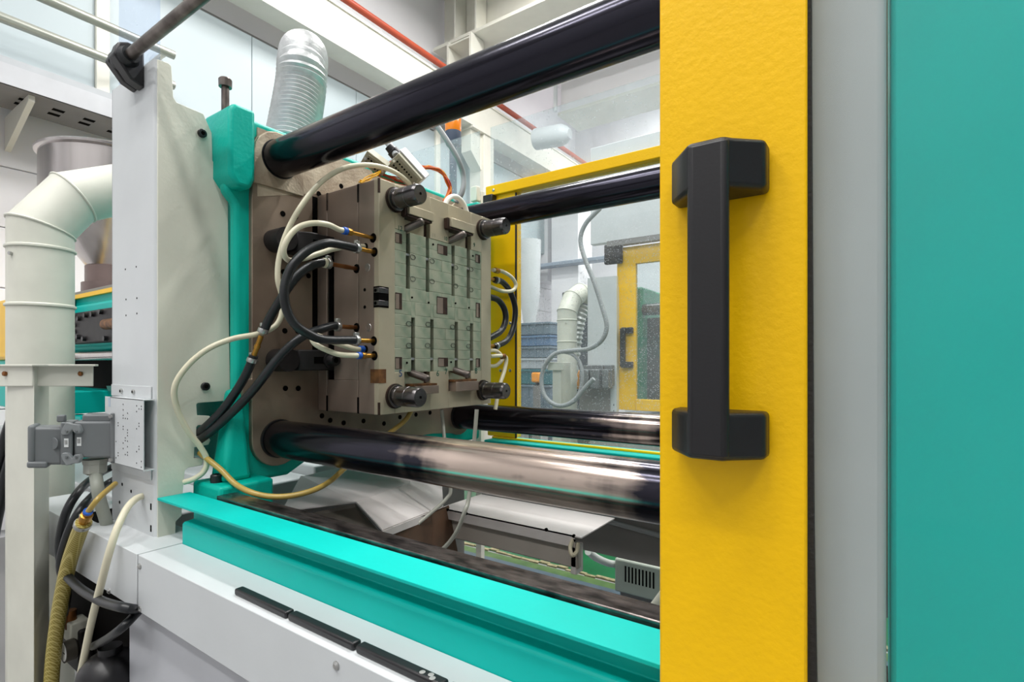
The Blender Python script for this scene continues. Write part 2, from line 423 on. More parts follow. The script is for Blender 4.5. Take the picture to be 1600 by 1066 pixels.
# ceiling luminaires: their light is the light of the hall
lamp_em = emis('lamp_diffuser', (1, 1, 1, 1), 5.0)
lab_rows = ['front wall row', 'front aisle row', 'row behind the machine', 'row before the cross girder', 'far end row of the hall']
lab_cols = ['by the gallery wall', 'middle of its row', 'farthest from the gallery']
first = None
for j, y in enumerate((-2.5, -0.9, 2.6, 4.3, 7.8)):
    for i, x in enumerate((-2.3, -0.3, 2.0)):
        z = 4.45
        lb = 'white ceiling luminaire, %s, %s' % (lab_rows[j], lab_cols[i])
        t = thing('ceiling_luminaire', (x, y, z), lb, 'ceiling lamp', 'ceiling luminaires')
        MB().box(x - 0.62, x + 0.62, y - 0.17, y + 0.17, z + 0.02, z + 0.09).build('housing', WHT, t, 0.01)
        MB().box(x - 0.60, x + 0.60, y - 0.15, y + 0.15, z + 0.012, z + 0.021).build('diffuser', lamp_em, t)
        for sx in (-0.5, 0.5): MB().cyl((x + sx, y, z + 0.09), (x + sx, y, CEIL), 0.006, n=6).build('hanger_wire', ZINC, t)
        ld = bpy.data.lights.new('luminaire_light', 'AREA'); ld.shape = 'RECTANGLE'; ld.size = 1.2; ld.size_y = 0.3; ld.energy = LAMP_WATTS * (1.0 if y < 0 else 1.5)
        ld.color = (1.0, 0.985, 0.96)
        lo = bpy.data.objects.new('luminaire_light', ld); C.objects.link(lo); lo.parent = t; lo.location = (0, 0, 0.005)

# handrails, cable tray on the left wall
for z, y0, lb in ((2.02, -1.5, 'lower of the two grey handrail pipes before the gallery glazing'), (2.24, -1.5, 'upper of the two grey handrail pipes before the gallery glazing')):
    t = thing('handrail', (-4.2, 1.0, z), lb, 'handrail', 'gallery handrails')
    MB().tube([(-4.2, y0, z), (-4.2, 1.75, z)], 0.03, 12).build('rail_pipe', mat('rail_grey', rgb(176, 178, 168), 0.3, 0.4), t)
    for y in (-1.2, 1.70): MB().tube([(-4.2, y, z), (-4.6, y, z)], 0.018, 8).build('bracket', BEAMM, t)
t = thing('cable_tray', (-4.4, 1.5, 1.62), 'grey perforated cable tray under the gallery glazing', 'cable tray')
MB().box(-4.55, -4.15, -1.5, 5.2, 1.62, 1.635).build('tray_bottom', GREYPL, t)
MB().box(-4.16, -4.145, -1.5, 5.2, 1.62, 1.74).build('tray_side', mat('tray_side_paint', rgb(190, 192, 196), 0.4), t)
MB().box(-4.725, -4.15, -1.5, 5.2, 1.74, 1.78).build('ledge', mat('ledge_paint', rgb(178, 182, 186), 0.4), t)
for k in range(16):
    y = 0.45 + k * 0.16
    for dx in (0, 0.09): MB().box(-4.42 + dx, -4.38 + dx, y, y + 0.06, 1.6185, 1.6202).build('slot', HOLE, t)
for y in (0.95, 2.6):
    MB().prism([(-4.725, 1.62), (-4.20, 1.62), (-4.20, 1.585), (-4.725, 1.40)], 'y', y, y + 0.03).build('bracket', BEAMM, t)

# ------------------------------------------------------------------ stationary platen
XP = -1.22
YF, YB, ZU, ZL, RB = 0.745, 1.435, 0.505, -0.186, 0.045
t = thing('stationary_platen', (-1.33, 1.09, -0.34), 'teal cast stationary platen with a machined steel face behind the mold', 'platen')
prof = [(0.622, 0.40), (0.622, 0.555), (0.638, 0.588), (1.542, 0.588), (1.558, 0.555), (1.558, 0.40), (1.535, 0.375), (1.535, -0.10),
        (1.57, -0.14), (1.57, -0.285), (1.40, -0.285), (1.33, -0.25), (0.85, -0.25), (0.78, -0.285), (0.632, -0.285), (0.622, -0.24), (0.622, -0.15), (0.645, -0.10), (0.645, 0.375)]
MB().prism(prof, 'x', -1.266, -1.234).build('casting', TEALC, t, 0.010, seg=3)
MB().box(-1.50, -1.266, 0.665, 1.515, -0.25, 0.57).build('rear_body', TEALC, t, 0.01)
# near corner boss standing proud of the casting
MB().prism([(0.612, 0.43), (0.612, 0.574), (0.622, 0.592), (0.673, 0.592), (0.673, 0.43), (0.662, 0.405), (0.63, 0.405)], 'x', -1.325, -1.196).build('corner_boss', TEALC, t, 0.009, seg=3)
MB().prism([(1.568, 0.43), (1.568, 0.574), (1.558, 0.592), (1.507, 0.592), (1.507, 0.43), (1.518, 0.405), (1.55, 0.405)], 'x', -1.325, -1.196).build('corner_boss', TEALC, t, 0.009, seg=3)
def arc(cy, cz, r, a0, a1, n=8): return [(cy + r * math.cos(R(a0 + (a1 - a0) * i / n)), cz + r * math.sin(R(a0 + (a1 - a0) * i / n))) for i in range(n + 1)]
rp = 0.068
fp = arc(YF, ZU, rp, 200, 60) + [(0.84, 0.566), (1.34, 0.566)] + arc(YB, ZU, rp, 120, -20) + [(1.50, 0.40), (1.50, -0.05), (1.50, -0.10)] \
   + arc(YB, ZL, rp, 20, -120) + [(1.30, -0.235), (0.88, -0.235)] + arc(YF, ZL, rp, -60, -180) + \
   [(0.677, -0.085), (0.655, -0.085), (0.655, -0.037), (0.677, -0.037), (0.677, 0.40)]
MB().prism(fp, 'x', -1.236, XP).build('machined_face', MACH, t, 0.002)
# raised raw collar at the upper near bar
MB().prism([(0.69, 0.566), (1.49, 0.566), (1.49, 0.452), (0.86, 0.452), (0.69, 0.40)], 'x', XP - 0.004, XP + 0.0008).build('lit_cast_band', CASTM, t)  # raw cast texture; its paler tone also paints in the lit upper face
for cy, cz in ((YF, ZU), (YB, ZU)):
    sg = 1 if cy < 1 else -1
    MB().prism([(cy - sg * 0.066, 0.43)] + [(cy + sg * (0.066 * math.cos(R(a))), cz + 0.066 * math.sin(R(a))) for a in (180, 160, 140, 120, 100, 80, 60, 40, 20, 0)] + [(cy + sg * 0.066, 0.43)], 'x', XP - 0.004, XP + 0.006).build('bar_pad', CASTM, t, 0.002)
for cy, cz in ((YF, ZU), (YB, ZU), (YF, ZL), (YB, ZL)):
    MB().lathe((XP, cy, cz), (XP + 0.0075, cy, cz), [(0, 0.0475), (1, 0.0475)], 40).build('wiper_seal', BLKR, t)
# tapped holes on the machined face
hp = [(442, 334), (462, 339), (443, 425), (482, 431), (445, 517), (465, 517), (446, 607), (466, 607), (498, 303), (533, 291),
      (516, 657), (537, 661), (568, 658), (503, 650), (625, 652), (650, 648), (672, 645), (600, 662)]
for q in hp:
    p = at(q[0], q[1], X=XP + 0.0005)
    disc(t, p, XA, 0.0068, HOLE, 'tapped_hole')
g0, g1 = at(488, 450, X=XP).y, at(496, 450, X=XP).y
MB().box(XP - 0.004, XP + 0.0006, g0, g1, 0.02, 0.44).build('edge_shadow_strip', HOLE, t)  # dark strip painting the edge shadow beside the clamping plate
# foot block with bolt, jack screw on top
MB().box(-1.29, -1.165, 0.575, 0.70, -0.345, -0.268).build('foot', TEALC, t, 0.008, seg=3)
MB().hull8([(-1.265, 0.60, -0.27), (-1.20, 0.60, -0.27), (-1.20, 0.668, -0.27), (-1.265, 0.668, -0.27)],
           [(-1.265, 0.632, -0.06), (-1.228, 0.636, -0.06), (-1.228, 0.660, -0.06), (-1.265, 0.660, -0.06)]).build('gusset', TEALC, t, 0.012, seg=3)
p = at(339, 752, X=-1.225)
screw(t, (p.x, p.y, -0.266), ZA, 0.0135, 0.016, BLKP, 'foot_bolt')
p = at(352, 165, X=-1.245)
b = MB().cyl((p.x, p.y, 0.57), (p.x, p.y, 0.645), 0.0085, n=14).build('jack_screw', RODM, t)
MB().lathe((p.x, p.y, 0.642), (p.x, p.y, 0.662), [(0, 0.014), (0.85, 0.0145), (1, 0.012)], 16).build('screw_head', RODM, b)

# ------------------------------------------------------------------ tie bars
XE = -0.0055
for cy, cz, lb, x0, x1, am in ((YF, ZU, 'dark chromed tie bar passing overhead, upper one of the two nearest the handle', -0.85, -0.45, 0.08),
                           (YF, ZL, 'dark chromed tie bar with a brown wiped-bright stretch above the teal lip', -0.74, -0.27, 0.9),
                           (YB, ZU, 'dark chromed tie bar in front of the yellow rear top rail', -0.5, 0.0, 0.1),
                           (YB, ZL, 'dark chromed tie bar below the splashed rear window', -0.75, -0.15, 0.55)):
    cx = (XP + 0.001 + XE) / 2
    o = MB().lathe((XP + 0.001, cy, cz), (XE, cy, cz), [(0, RB), (0.5, RB), (1, RB)], 64).build('tie_bar', barmat('tie_bar_chrome', x0 - cx, x1 - cx, am))
    tag(o, lb, 'tie bar', 'tie bars of the clamping unit')

# ------------------------------------------------------------------ moving platen behind the front window
t = thing('moving_platen', (0.25, 1.09, -0.34), 'teal moving platen behind the closed part of the front window', 'platen')
MB().box(0.02, 0.50, 0.665, 1.52, -0.30, 0.60).build('casting', TEALC, t, 0.02, seg=3)
MB().box(-0.005, 0.02, 0.69, 1.49, -0.25, 0.55).build('machined_face', MACH, t, 0.002)
o = MB().box(-0.090, 0.0062, 0.4945, 0.524, -0.284, 0.98).build('edge_strip', mat('guard_grey', rgb(186, 190, 190), 0.4), None, 0.006, seg=3)
tag(o, 'grey upright strip between the yellow stile and the teal cover', 'strip')
t = thing('clamp_cover', (0.5, 0.51, -0.284), 'large flat teal cover of the clamping unit behind the door window', 'cover')
MB().box(0.0085, 1.1, 0.503, 0.515, -0.284, 0.98).build('sheet', TEAL, t, 0.004)
MB().box(0.0085, 0.012, 0.515, 0.60, -0.28, 0.98).build('return_flange', TEAL, t)


# ------------------------------------------------------------------ injection mold half on the stationary platen
XM = -0.9817
Y0, Y1, Z0, Z1 = 0.857, 1.303, -0.124, 0.445
t = thing('injection_mold', (-1.1, 1.08, Z0), 'brown-grey steel injection mold half with green cavity inserts and four guide pins', 'mold')
mold = t
MB().box(XP + 0.0005, -1.182, Y0, Y1, Z0, Z1).build('clamping_plate', STEEL, t, 0.0012)
MB().box(-1.1805, -1.176, Y0 + 0.004, Y1 - 0.004, Z0 + 0.004, Z1 - 0.004).build('insulation_sheet', DARK, t)
# riser plate has a deep vertical groove next to the clamping plate
rp_ = MB().prism([(-1.176, Y0 + 0.03), (-1.153, Y0 + 0.03), (-1.153, Y0), (-1.0585, Y0), (-1.0585, Y1), (-1.176, Y1)], 'z', Z0 + 0.082, Z1 - 0.145)
rp_.build('riser_plate', STEEL, t, 0.0012)
MB().box(-1.1795, -1.0585, Y0, Y1, Z1 - 0.145, Z1).build('riser_plate_top', STEEL, t, 0.0012)
MB().box(-1.1795, -1.0585, Y0, Y1, Z0, Z0 + 0.082).build('riser_plate_foot', STEEL, t, 0.0012)
# pry slots at plate corners
for x in (-1.181, -1.0575):
    for z0, z1 in ((Z1 - 0.045, Z1 + 0.0003), (Z0 - 0.0003, Z0 + 0.04)):
        MB().box(x - 0.0035, x + 0.0035, Y0 - 0.0006, Y0 + 0.004, z0, z1).build('pry_slot', HOLE if z0 < 0 else PINM, t)
XB = XM - 0.016                       # floor behind the inserts
MB().box(-1.0565, XB, Y0, Y1, Z0, Z1).build('cavity_plate', STEEL, t, 0.0012)
def fy(px): return at(px, 500, X=XM).y
def fz(px, py): return at(px, py, X=XM).z
ya, yb = fy(617), fy(752)
zt, zb, zm = 0.335, -0.022, 0.1585
face = []
def fr(y0, y1, z0, z1, m=STEELF, nm='face_frame', x1=XM, bv=0.0008):
    return MB().box(XB - 0.001, x1, y0, y1, z0, z1).build(nm, m, t, bv)
fr(Y0, ya, Z0, Z1); fr(yb, Y1, Z0, Z1)
# top and bottom bands with two slide pockets each
s1a, s1b, s2a, s2b = fy(632), fy(672), fy(701), fy(736)
for z0, z1 in ((zt, Z1), (Z0, zb)):
    fr(ya, s1a, z0, z1); fr(s1b, s2a, z0, z1); fr(s2b, yb, z0, z1)
for a, b in ((s1a, s1b), (s2a, s2b)):
    fr(a, b, 0.395, Z1); fr(a, b, Z0, -0.078)
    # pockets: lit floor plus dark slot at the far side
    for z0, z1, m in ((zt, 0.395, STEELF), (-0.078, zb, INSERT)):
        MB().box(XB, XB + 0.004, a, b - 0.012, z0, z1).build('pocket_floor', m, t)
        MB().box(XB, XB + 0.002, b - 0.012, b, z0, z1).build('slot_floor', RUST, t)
# cavity inserts: columns between runner slots, cut in rows by parting lines
U = [617, 635, 641, 666, 671, 706, 711, 730, 735, 752]
Lw = [617, 643, 649, 673, 678, 711, 716, 735, 740, 752]
def rows(y0, y1, zs, k):
    for i in range(len(zs) - 1):
        a, b = zs[i], zs[i + 1]
        if (k * 5 + i) % 3 == 1 and y1 - y0 > 0.06:
            ym = y0 + (y1 - y0) * (0.45 if k % 2 else 0.55)
            for q0, q1 in ((y0, ym - 0.0003), (ym + 0.0003, y1)):
                MB().box(XB, XM - 0.0006 - 0.0006 * random.random(), q0 + 0.0002, q1 - 0.0002, a + 0.0003, b - 0.0003).build('cavity_insert', INSERT, t, 0.0006)
        else:
            MB().box(XB, XM - 0.0006 - 0.0006 * random.random(), y0 + 0.0002, y1 - 0.0002, a + 0.0003, b - 0.0003).build('cavity_insert', INSERT, t, 0.0006)
for cols, z0, z1, zz in ((U, zm, zt, [zm, 0.193, 0.222, 0.252, 0.283, 0.306, zt]), (Lw, zb, zm, [zb, 0.012, 0.038, 0.066, 0.096, 0.124, zm])):
    ys = [fy(q) for q in cols]
    for k in range(0, 10, 2): rows(ys[k], ys[k + 1], zz, k // 2)
    for k in range(1, 9, 2):
        a, b = ys[k], ys[k + 1]
        if z0 == zm:
            MB().box(XB, XM - 0.001, a, b, zm, 0.19).build('cavity_insert', INSERT, t, 0.0006)
            MB().box(XB, XB + 0.003, a, b, 0.19, 0.31).build('runner_slot', RUST, t)
            MB().box(XB, XB + 0.002, a, b, 0.31, zt).build('runner_slot', HOLE, t)
            MB().box(XB, XM - 0.003, a, b, 0.275, 0.281).build('ejector_tip', ZINC, t)
        else:
            MB().box(XB, XM - 0.001, a, b, 0.118, zm).build('cavity_insert', INSERT, t, 0.0006)
            MB().box(XB, XB + 0.003, a, b, 0.012, 0.118).build('runner_slot', RUST, t)
            MB().box(XB, XB + 0.002, a, b, zb, 0.012).build('runner_slot', HOLE, t)
            MB().box(XB, XM - 0.003, a, b, 0.009, 0.015).build('ejector_tip', ZINC, t)
# small square pockets in the inserts and plate
for a, b, y0, y1 in ((618, 628, 363, 379), (618, 628, 457, 483), (683, 699, 463, 490), (744, 750, 473, 496), (618, 628, 558, 577),
                     (685, 700, 559, 573), (744, 750, 560, 574), (684, 699, 381, 396), (743, 750, 397, 410)):
    py0, py1, pz0, pz1 = fy(a), fy(b), fz(a, y1), fz(a, y0)
    MB().box(XM - 0.003, XM + 0.0003, py0, py1, pz0, pz1).build('pocket', RUST, t)
    MB().box(XM - 0.003, XM + 0.0006, py0, py0 + (py1 - py0) * 0.55, pz0 + 0.001, pz1 - 0.003).build('pocket_block', STEEL, t)
for q in ((644, 465), (670, 473), (712, 474), (733, 481), (677, 382), (739, 400), (636, 567), (705, 566), (640, 318)):
    disc(t, at(q[0], q[1], X=XM), XA, 0.0028, HOLE, 'vent_hole', h=0.0005)
# engraved loop marks on the inserts
for q, s in (((645, 402), 1), ((675, 408), 1), ((712, 418), 1), ((736, 421), 1), ((645, 436), 1), ((675, 440), 1), ((712, 447), 1), ((736, 453), 1),
             ((639, 506), -1), ((669, 507), -1), ((707, 511), -1), ((732, 513), -1), ((639, 540), -1), ((668, 540), -1), ((708, 540), -1), ((732, 541), -1)):
    c = at(q[0], q[1], X=XM); pts = []
    for k in range(10):
        a = 2 * math.pi * k / 9; rr = 0.0075 * (1 + 0.25 * math.cos(a * 2))
        pts.append((XM + 0.0004, c.y + s * rr * math.cos(a), c.z + rr * math.sin(a)))
    MB().tube(pts, 0.0007, 5).build('engraved_mark', INK, t)
# slide blocks and angle pins
for px0, px1, yt, ybm, up in ((640, 678, 320, 334, 1), (706, 742, 340, 354, 1), (650, 686, 604, 617, 0), (713, 748, 597, 612, 0)):
    xf = XM + 0.022
    a = at(px0, yt, X=xf); b = at(px1, ybm, X=xf); c = at(px0, ybm, X=xf)
    z0, z1 = c.z, a.z
    blk = MB().box(XB, xf, a.y, b.y, z0, z1).build('slide_block', STEELF if up else STEEL, t, 0.001)
    lz = z0 if up else z1
    MB().box(XB, xf - 0.003, a.y - 0.004, b.y - 0.004, lz - (0.006 if up else -0.0005), lz + (0.0005 if up else 0.006)).build('wear_strip', RUST if up else RUSTO, blk)
    if up: MB().box(XB, xf - 0.008, a.y - 0.008, a.y - 0.0005, z0 - 0.004, z1).build('side_shadow_strip', RUST, blk)  # dark strip painted in as the shadow at the block's side
    yc = (a.y + b.y) / 2 - 0.02
    sgn = 1 if up else -1
    zp = (z0 - 0.020) if up else (z1 + 0.022)
    MB().lathe((XB + 0.002, yc - 0.012, zp - sgn * 0.014), (XM + 0.044, yc + 0.002, zp + sgn * 0.004), [(0, 0.0098), (0.9, 0.0098), (0.97, 0.0078), (1, 0.005)], 18).build('angle_pin', RODM, t)
# guide pins
for y in (0.908, 1.262):
    for z in (0.405, -0.081):
        MB().lathe((XM - 0.002, y, z), (XM + 0.0035, y, z), [(0, 0.031), (1, 0.031)], 32).build('bushing_recess', RUST, t)
        g = MB().lathe((XM - 0.01, y, z), (XM + 0.088, y, z), [(0, 0.0285), (0.22, 0.0285), (0.23, 0.0245), (0.29, 0.0245), (0.3, 0.0236), (0.32, 0.0236), (0.33, 0.0245), (0.62, 0.0245), (0.63, 0.0236), (0.65, 0.0236), (0.66, 0.0245), (0.92, 0.0245), (0.97, 0.0232), (1, 0.021)], 40).build('guide_pin', PINM, t)
        disc(g, (XM + 0.088, y, z), XA, 0.0032, HOLE, 'centre_hole')
# chamfered corner reliefs and right edge notches
for q in ((Z1 - 0.035, Z1 + 0.0004), (Z0 - 0.0004, Z0 + 0.030)):
    MB().box(XM - 0.004, XM + 0.0004, Y0 - 0.0004, Y0 + 0.004, q[0], q[1]).build('corner_relief', RUST, t)
# side face of the cavity plate: ports, blind holes, latch pocket, square pocket
def side(px, py): return at(px, py, Y=Y0)
ports = {'a': (583, 372), 'b': (571, 386), 'c': (585, 394), 'd': (557, 420), 'e': (557, 512), 'f': (584, 533), 'g': (571, 546), 'h': (585, 556)}
for k, q in ports.items():
    disc(t, side(*q), -YA, 0.0115 if k not in 'bg' else 0.0095, HOLE, 'water_port', h=0.0006, n=20)
for q in ((574, 418), (576, 512)):
    p = side(*q); MB().lathe(p + YA * 0.002, p - YA * 0.0008, [(0, 0.0105), (0.5, 0.0105), (1, 0.009)], 20).build('plug', ZINC, t)
for q in ((570, 453), (570, 480)): disc(t, side(*q), -YA, 0.0042, HOLE, 'tapped_hole')
a = at(584, 448, Y=Y0); b = at(592, 480, Y=Y0)
lt = MB().box(a.x, XM + 0.0012, Y0 - 0.0012, Y0 + 0.03, b.z, a.z).build('latch_pocket', HOLE, t)
for zz in (b.z + 0.004, a.z - 0.016):
    l = MB().box(a.x + 0.003, XM + 0.0024, Y0 - 0.0024, Y0 + 0.028, zz, zz + 0.013).build('latch_jaw', PINM, lt, 0.001)
    disc(l, (a.x + 0.009, Y0 - 0.0024, zz + 0.006), -YA, 0.004, HOLE, 'socket')
a = at(579, 577, Y=Y0); b = at(592, 599, Y=Y0)
MB().box(a.x, XM + 0.0009, Y0 - 0.0009, Y0 + 0.022, b.z, a.z).build('square_pocket', RUSTO, t)
# stamped numerals
def numeral(txt, px, py, size, m):
    cu = bpy.data.curves.new('stamped_numeral', 'FONT'); cu.body = txt; cu.size = size; cu.extrude = 0.0002; cu.align_x = 'CENTER'; cu.align_y = 'CENTER'
    tmp = bpy.data.objects.new('numeral_curve', cu); me = bpy.data.meshes.new_from_object(tmp); bpy.data.objects.remove(tmp)
    o = bpy.data.objects.new('stamped_numeral', me); C.objects.link(o); me.materials.clear(); me.materials.append(m)
    o.parent = t; p = at(px, py, X=XM + 0.0004); o.location = p - ORG[t.name]; o.rotation_euler = (R(90), 0, R(90))
numeral('12', 625, 357, 0.017, INKG); numeral('11', 678, 368, 0.015, TANP); numeral('10', 696, 373, 0.015, INKG); numeral('9', 741, 383, 0.017, INKG)
numeral('5', 626, 584, 0.024, INKB); numeral('6', 684, 584, 0.022, INKG); numeral('7', 697, 581, 0.022, INKG); numeral('8', 744, 580, 0.024, INKG)

# ------------------------------------------------------------------ mold clamps
def mold_clamp(pa, pb, lb):
    """stepped black clamp bar with bolt; pa/pb pixel centres of the two ends, lying on the platen in front of the clamping plate"""
    a = at(pa[0], pa[1], X=-1.195); b = at(pb[0], pb[1], X=-1.165)
    k = thing('mold_clamp', (-1.2, a.y, a.z - 0.03), lb, 'clamp', 'clamps holding the mold')
    y0, y1, z = a.y, Y0 + 0.012, a.z
    bar = MB(); zs = (z - 0.026, z + 0.026)
    poly = [(y0, XP + 0.0005), (y0 + 0.03, XP + 0.0005), (y0 + 0.03, -1.20), (Y0 - 0.012, -1.20), (Y0 - 0.012, -1.1805), (y1 - 0.0, -1.1805), (y1, -1.152), (y0 + 0.03, -1.152), (y0, -1.172)]
    n = len(poly)
    vs = [(x, y, zs[0]) for y, x in poly] + [(x, y, zs[1]) for y, x in poly]
    bar.add(vs, [tuple(range(n)), tuple(range(2 * n - 1, n - 1, -1))] + [(i, (i + 1) % n, n + (i + 1) % n, n + i) for i in range(n)])
    bo = bar.build('clamp_bar', CLAMPB, k, 0.003)
    yc = (y0 + Y0) / 2 + 0.03
    MB().box(-1.1522, -1.1512, yc - 0.045, yc + 0.02, z - 0.0085, z + 0.0085).build('bolt_slot', HOLE, k)
    bt = MB().lathe((-1.215, yc, z), (-1.125, yc, z), [(0, 0.009), (0.68, 0.009), (0.69, 0.019), (0.76, 0.019), (0.77, 0.0145), (0.97, 0.0145), (1, 0.013)], 22).build('clamp_bolt', CLAMPB, k)
    MB().cyl((-1.1255, yc, z), (-1.1245, yc, z), 0.0075, n=6).build('hex_socket', HOLE, bt)
    st = MB().cyl((XP + 0.0005, y0 - 0.03, z), (-1.165, y0 - 0.03, z), 0.028, n=24).build('support_stud', CLAMPB, k)
    return k
mold_clamp((455, 379), (515, 392), 'black stepped mold clamp half hidden by the looping hoses, upper of two')
mold_clamp((458, 563), (520, 563), 'black stepped mold clamp below the looping hoses, lower of two')

# ------------------------------------------------------------------ hoses on the mold
def H_(pts): return [at(p[0], p[1], X=p[2]) if len(p) == 3 else at(p[0], p[1], **p[3]) for p in pts]
def hose(name, pts, r, m, lb, cat='hose', grp=None, n=12, k=8):
    root = thing(name, (pts[0].x, pts[0].y, min(p.z for p in pts)), lb, cat, grp)
    MB().tube(spline(pts, k), r, n).build('hose_body', m, root)
    return root
def ring(parent, p, d, r, L, m, name):
    p = Vector(p); d = Vector(d).normalized()
    return MB().lathe(p - d * L / 2, p + d * L / 2, [(0, r * 0.97), (0.06, r), (0.94, r), (1, r * 0.97)], 18).build(name, m, parent)
def clip(parent, p, d, r):
    o = ring(parent, p, d, r, 0.010, ZINC, 'hose_clip'); p = Vector(p)
    MB().box(p.x - 0.004, p.x + 0.004, p.y - 0.006, p.y + 0.006, p.z + r * 0.8, p.z + r + 0.006).build('clip_screw', ZINC, o, 0.001)
    return o
def port(k): return at(ports[k][0], ports[k][1], Y=Y0)
def nipple(parent, p, L, m, r=0.0052):
    p = Vector(p); d = Vector((0, -1, 0))
    o = MB().lathe(p + YA * 0.006, p + d * L, [(0, r), (0.3, r), (0.32, r * 1.1), (0.5, r * 1.1), (0.52, r), (1, r)], 12).build('brass_nipple', m, parent)
    return o
def off(p, dy): return Vector((p.x, p.y - dy, p.z))

HR = 0.0098
# loop of black hose from port c down to port f
pc, pf = port('c'), port('f')
pts = [off(pc, 0.045), off(pc, 0.062)] + H_([(536, 383, -1.0), (512, 380, -1.0), (487, 388, -1.005), (463, 407, -1.01), (449, 432, -1.015), (444, 460, -1.015), (449, 487, -1.015), (462, 508, -1.01), (482, 522, -1.005), (507, 531, -1.0)]) + [off(pf, 0.062), off(pf, 0.045)]
h = hose('water_hose', pts, HR, BLKR, 'black rubber hose looping in a full half circle down the mold side', 'hose', 'black water hoses')
for q in (pc, pf):
    nipple(h, q, 0.05, BRASS); clip(h, off(q, 0.052), YA, HR + 0.0022)
# hose from port d through a brass coupler into the cover post
pd = port('d')
pts = [off(pd, 0.075), off(pd, 0.095)] + H_([(488, 415, -1.063), (468, 428, -1.075), (450, 450, -1.09), (435, 474, -1.11), (421, 498, -1.13), (411, 520, -1.145)])
h = hose('water_hose', pts, HR, BLKR, 'black rubber hose crossing down to the brass coupler at the platen edge', 'hose', 'black water hoses')
nipple(h, pd, 0.08, COPPER); clip(h, off(pd, 0.082), YA, HR + 0.0025)
ring(h, off(pd, 0.092), YA, HR + 0.0015, 0.008, TUBEW, 'white_collar')
c1 = at(411, 517, X=-1.143); c2 = at(394, 563, X=-1.165)
dd = (c2 - c1).normalized(); clip(h, c1, dd, HR + 0.002)
cp = thing('hose_coupler', c2, 'small brass coupler joining two black hoses at the teal platen edge', 'coupler')
MB().lathe(c1 + dd * 0.012, c2 - dd * 0.01, [(0, 0.0058), (0.45, 0.0058), (0.46, 0.007), (0.6, 0.007), (0.61, 0.0058), (1, 0.0058)], 14).build('coupler_body', BRASS, cp)
pts = [c2 - dd * 0.012] + H_([(385, 584, -1.18), (368, 613, -1.20), (346, 643, -1.225), (322, 667, -1.25), (304, 682, -1.30)])
h = hose('water_hose', pts, HR, BLKR, 'black rubber hose from brass coupler into the finger slots of the white post', 'hose', 'black water hoses')
clip(h, c2, dd, HR + 0.002)
# hose from port e
pe = port('e')
pts = [off(pe, 0.05), off(pe, 0.07)] + H_([(500, 515, -1.063), (480, 522, -1.07), (460, 535, -1.08), (438, 556, -1.10), (418, 581, -1.12), (398, 607, -1.15), (374, 633, -1.18), (347, 659, -1.22), (322, 680, -1.25), (304, 693, -1.30)])
h = hose('water_hose', pts, HR, BLKR, 'longest black rubber hose sagging straight from the mold to the white post', 'hose', 'black water hoses')
nipple(h, pe, 0.055, COPPER); clip(h, off(pe, 0.056), YA, HR + 0.0025)

WR = 0.0062
pa, pb, pg, ph = port('a'), port('b'), port('g'), port('h')
pts = [off(pa, 0.088), off(pa, 0.10)] + H_([(512, 351, -1.0), (488, 349, -1.005), (465, 356, -1.01), (449, 374, -1.015), (443, 394, -1.02), (452, 407, -1.03), (474, 404, -1.045), (500, 396, -1.05), (522, 389, -1.045), (548, 385, -1.03)]) + [off(pb, 0.004)]
h = hose('air_tube', pts, WR, TUBEW, 'milky plastic tube curled in a tight loop above the black hoses', 'tube', 'milky tubes on the mold')
o = nipple(h, pa, 0.075, BRASS, 0.0046); ring(h, off(pa, 0.070), YA, 0.0085, 0.012, BRASS, 'brass_nut'); ring(h, off(pa, 0.082), YA, 0.0088, 0.010, BLUEP, 'blue_collar')
pts = [off(pg, 0.01), off(pg, 0.03)] + H_([(540, 541, -1.035), (515, 533, -1.04), (497, 525, -1.04), (488, 528, -1.035), (493, 538, -1.025), (510, 547, -1.015), (530, 554, -1.008)]) + [off(ph, 0.058), off(ph, 0.045)]
h = hose('air_tube', pts, WR, TUBEW, 'short milky plastic tube curled below the black hoses', 'tube', 'milky tubes on the mold')
nipple(h, ph, 0.045, BRASS, 0.0055); ring(h, off(ph, 0.033), YA, 0.0078, 0.012, BRASS, 'brass_nut'); ring(h, off(ph, 0.046), YA, 0.0085, 0.010, BLUEP, 'blue_collar')
ring(h, off(pg, 0.012), YA, 0.0085, 0.012, BLUEP, 'blue_collar')
# long milky tube arching over the mold and down to the post foot
pts = H_([(646, 292, -1.03), (622, 272, -1.03), (596, 261, -1.035), (566, 258, -1.045), (532, 265, -1.06), (498, 288, -1.08), (468, 326, -1.10), (447, 366, -1.12), (436, 404, -1.135), (434, 436, -1.14),
          (440, 462, -1.145), (441, 486, -1.15), (434, 505, -1.155), (420, 516, -1.16), (398, 523, -1.165), (362, 530, -1.175), (324, 546, -1.19), (292, 573, -1.21), (273, 605, -1.225), (277, 640, -1.238),
          (294, 674, -1.245), (312, 697, -1.248), (323, 718, -1.248), (319, 736, -1.252), (304, 748, -1.258), (287, 754, -1.272)])
hose('air_tube', pts, WR, TUBEW, 'long milky tube arching over the mold and snaking down the white post', 'tube', 'milky tubes on the mold')
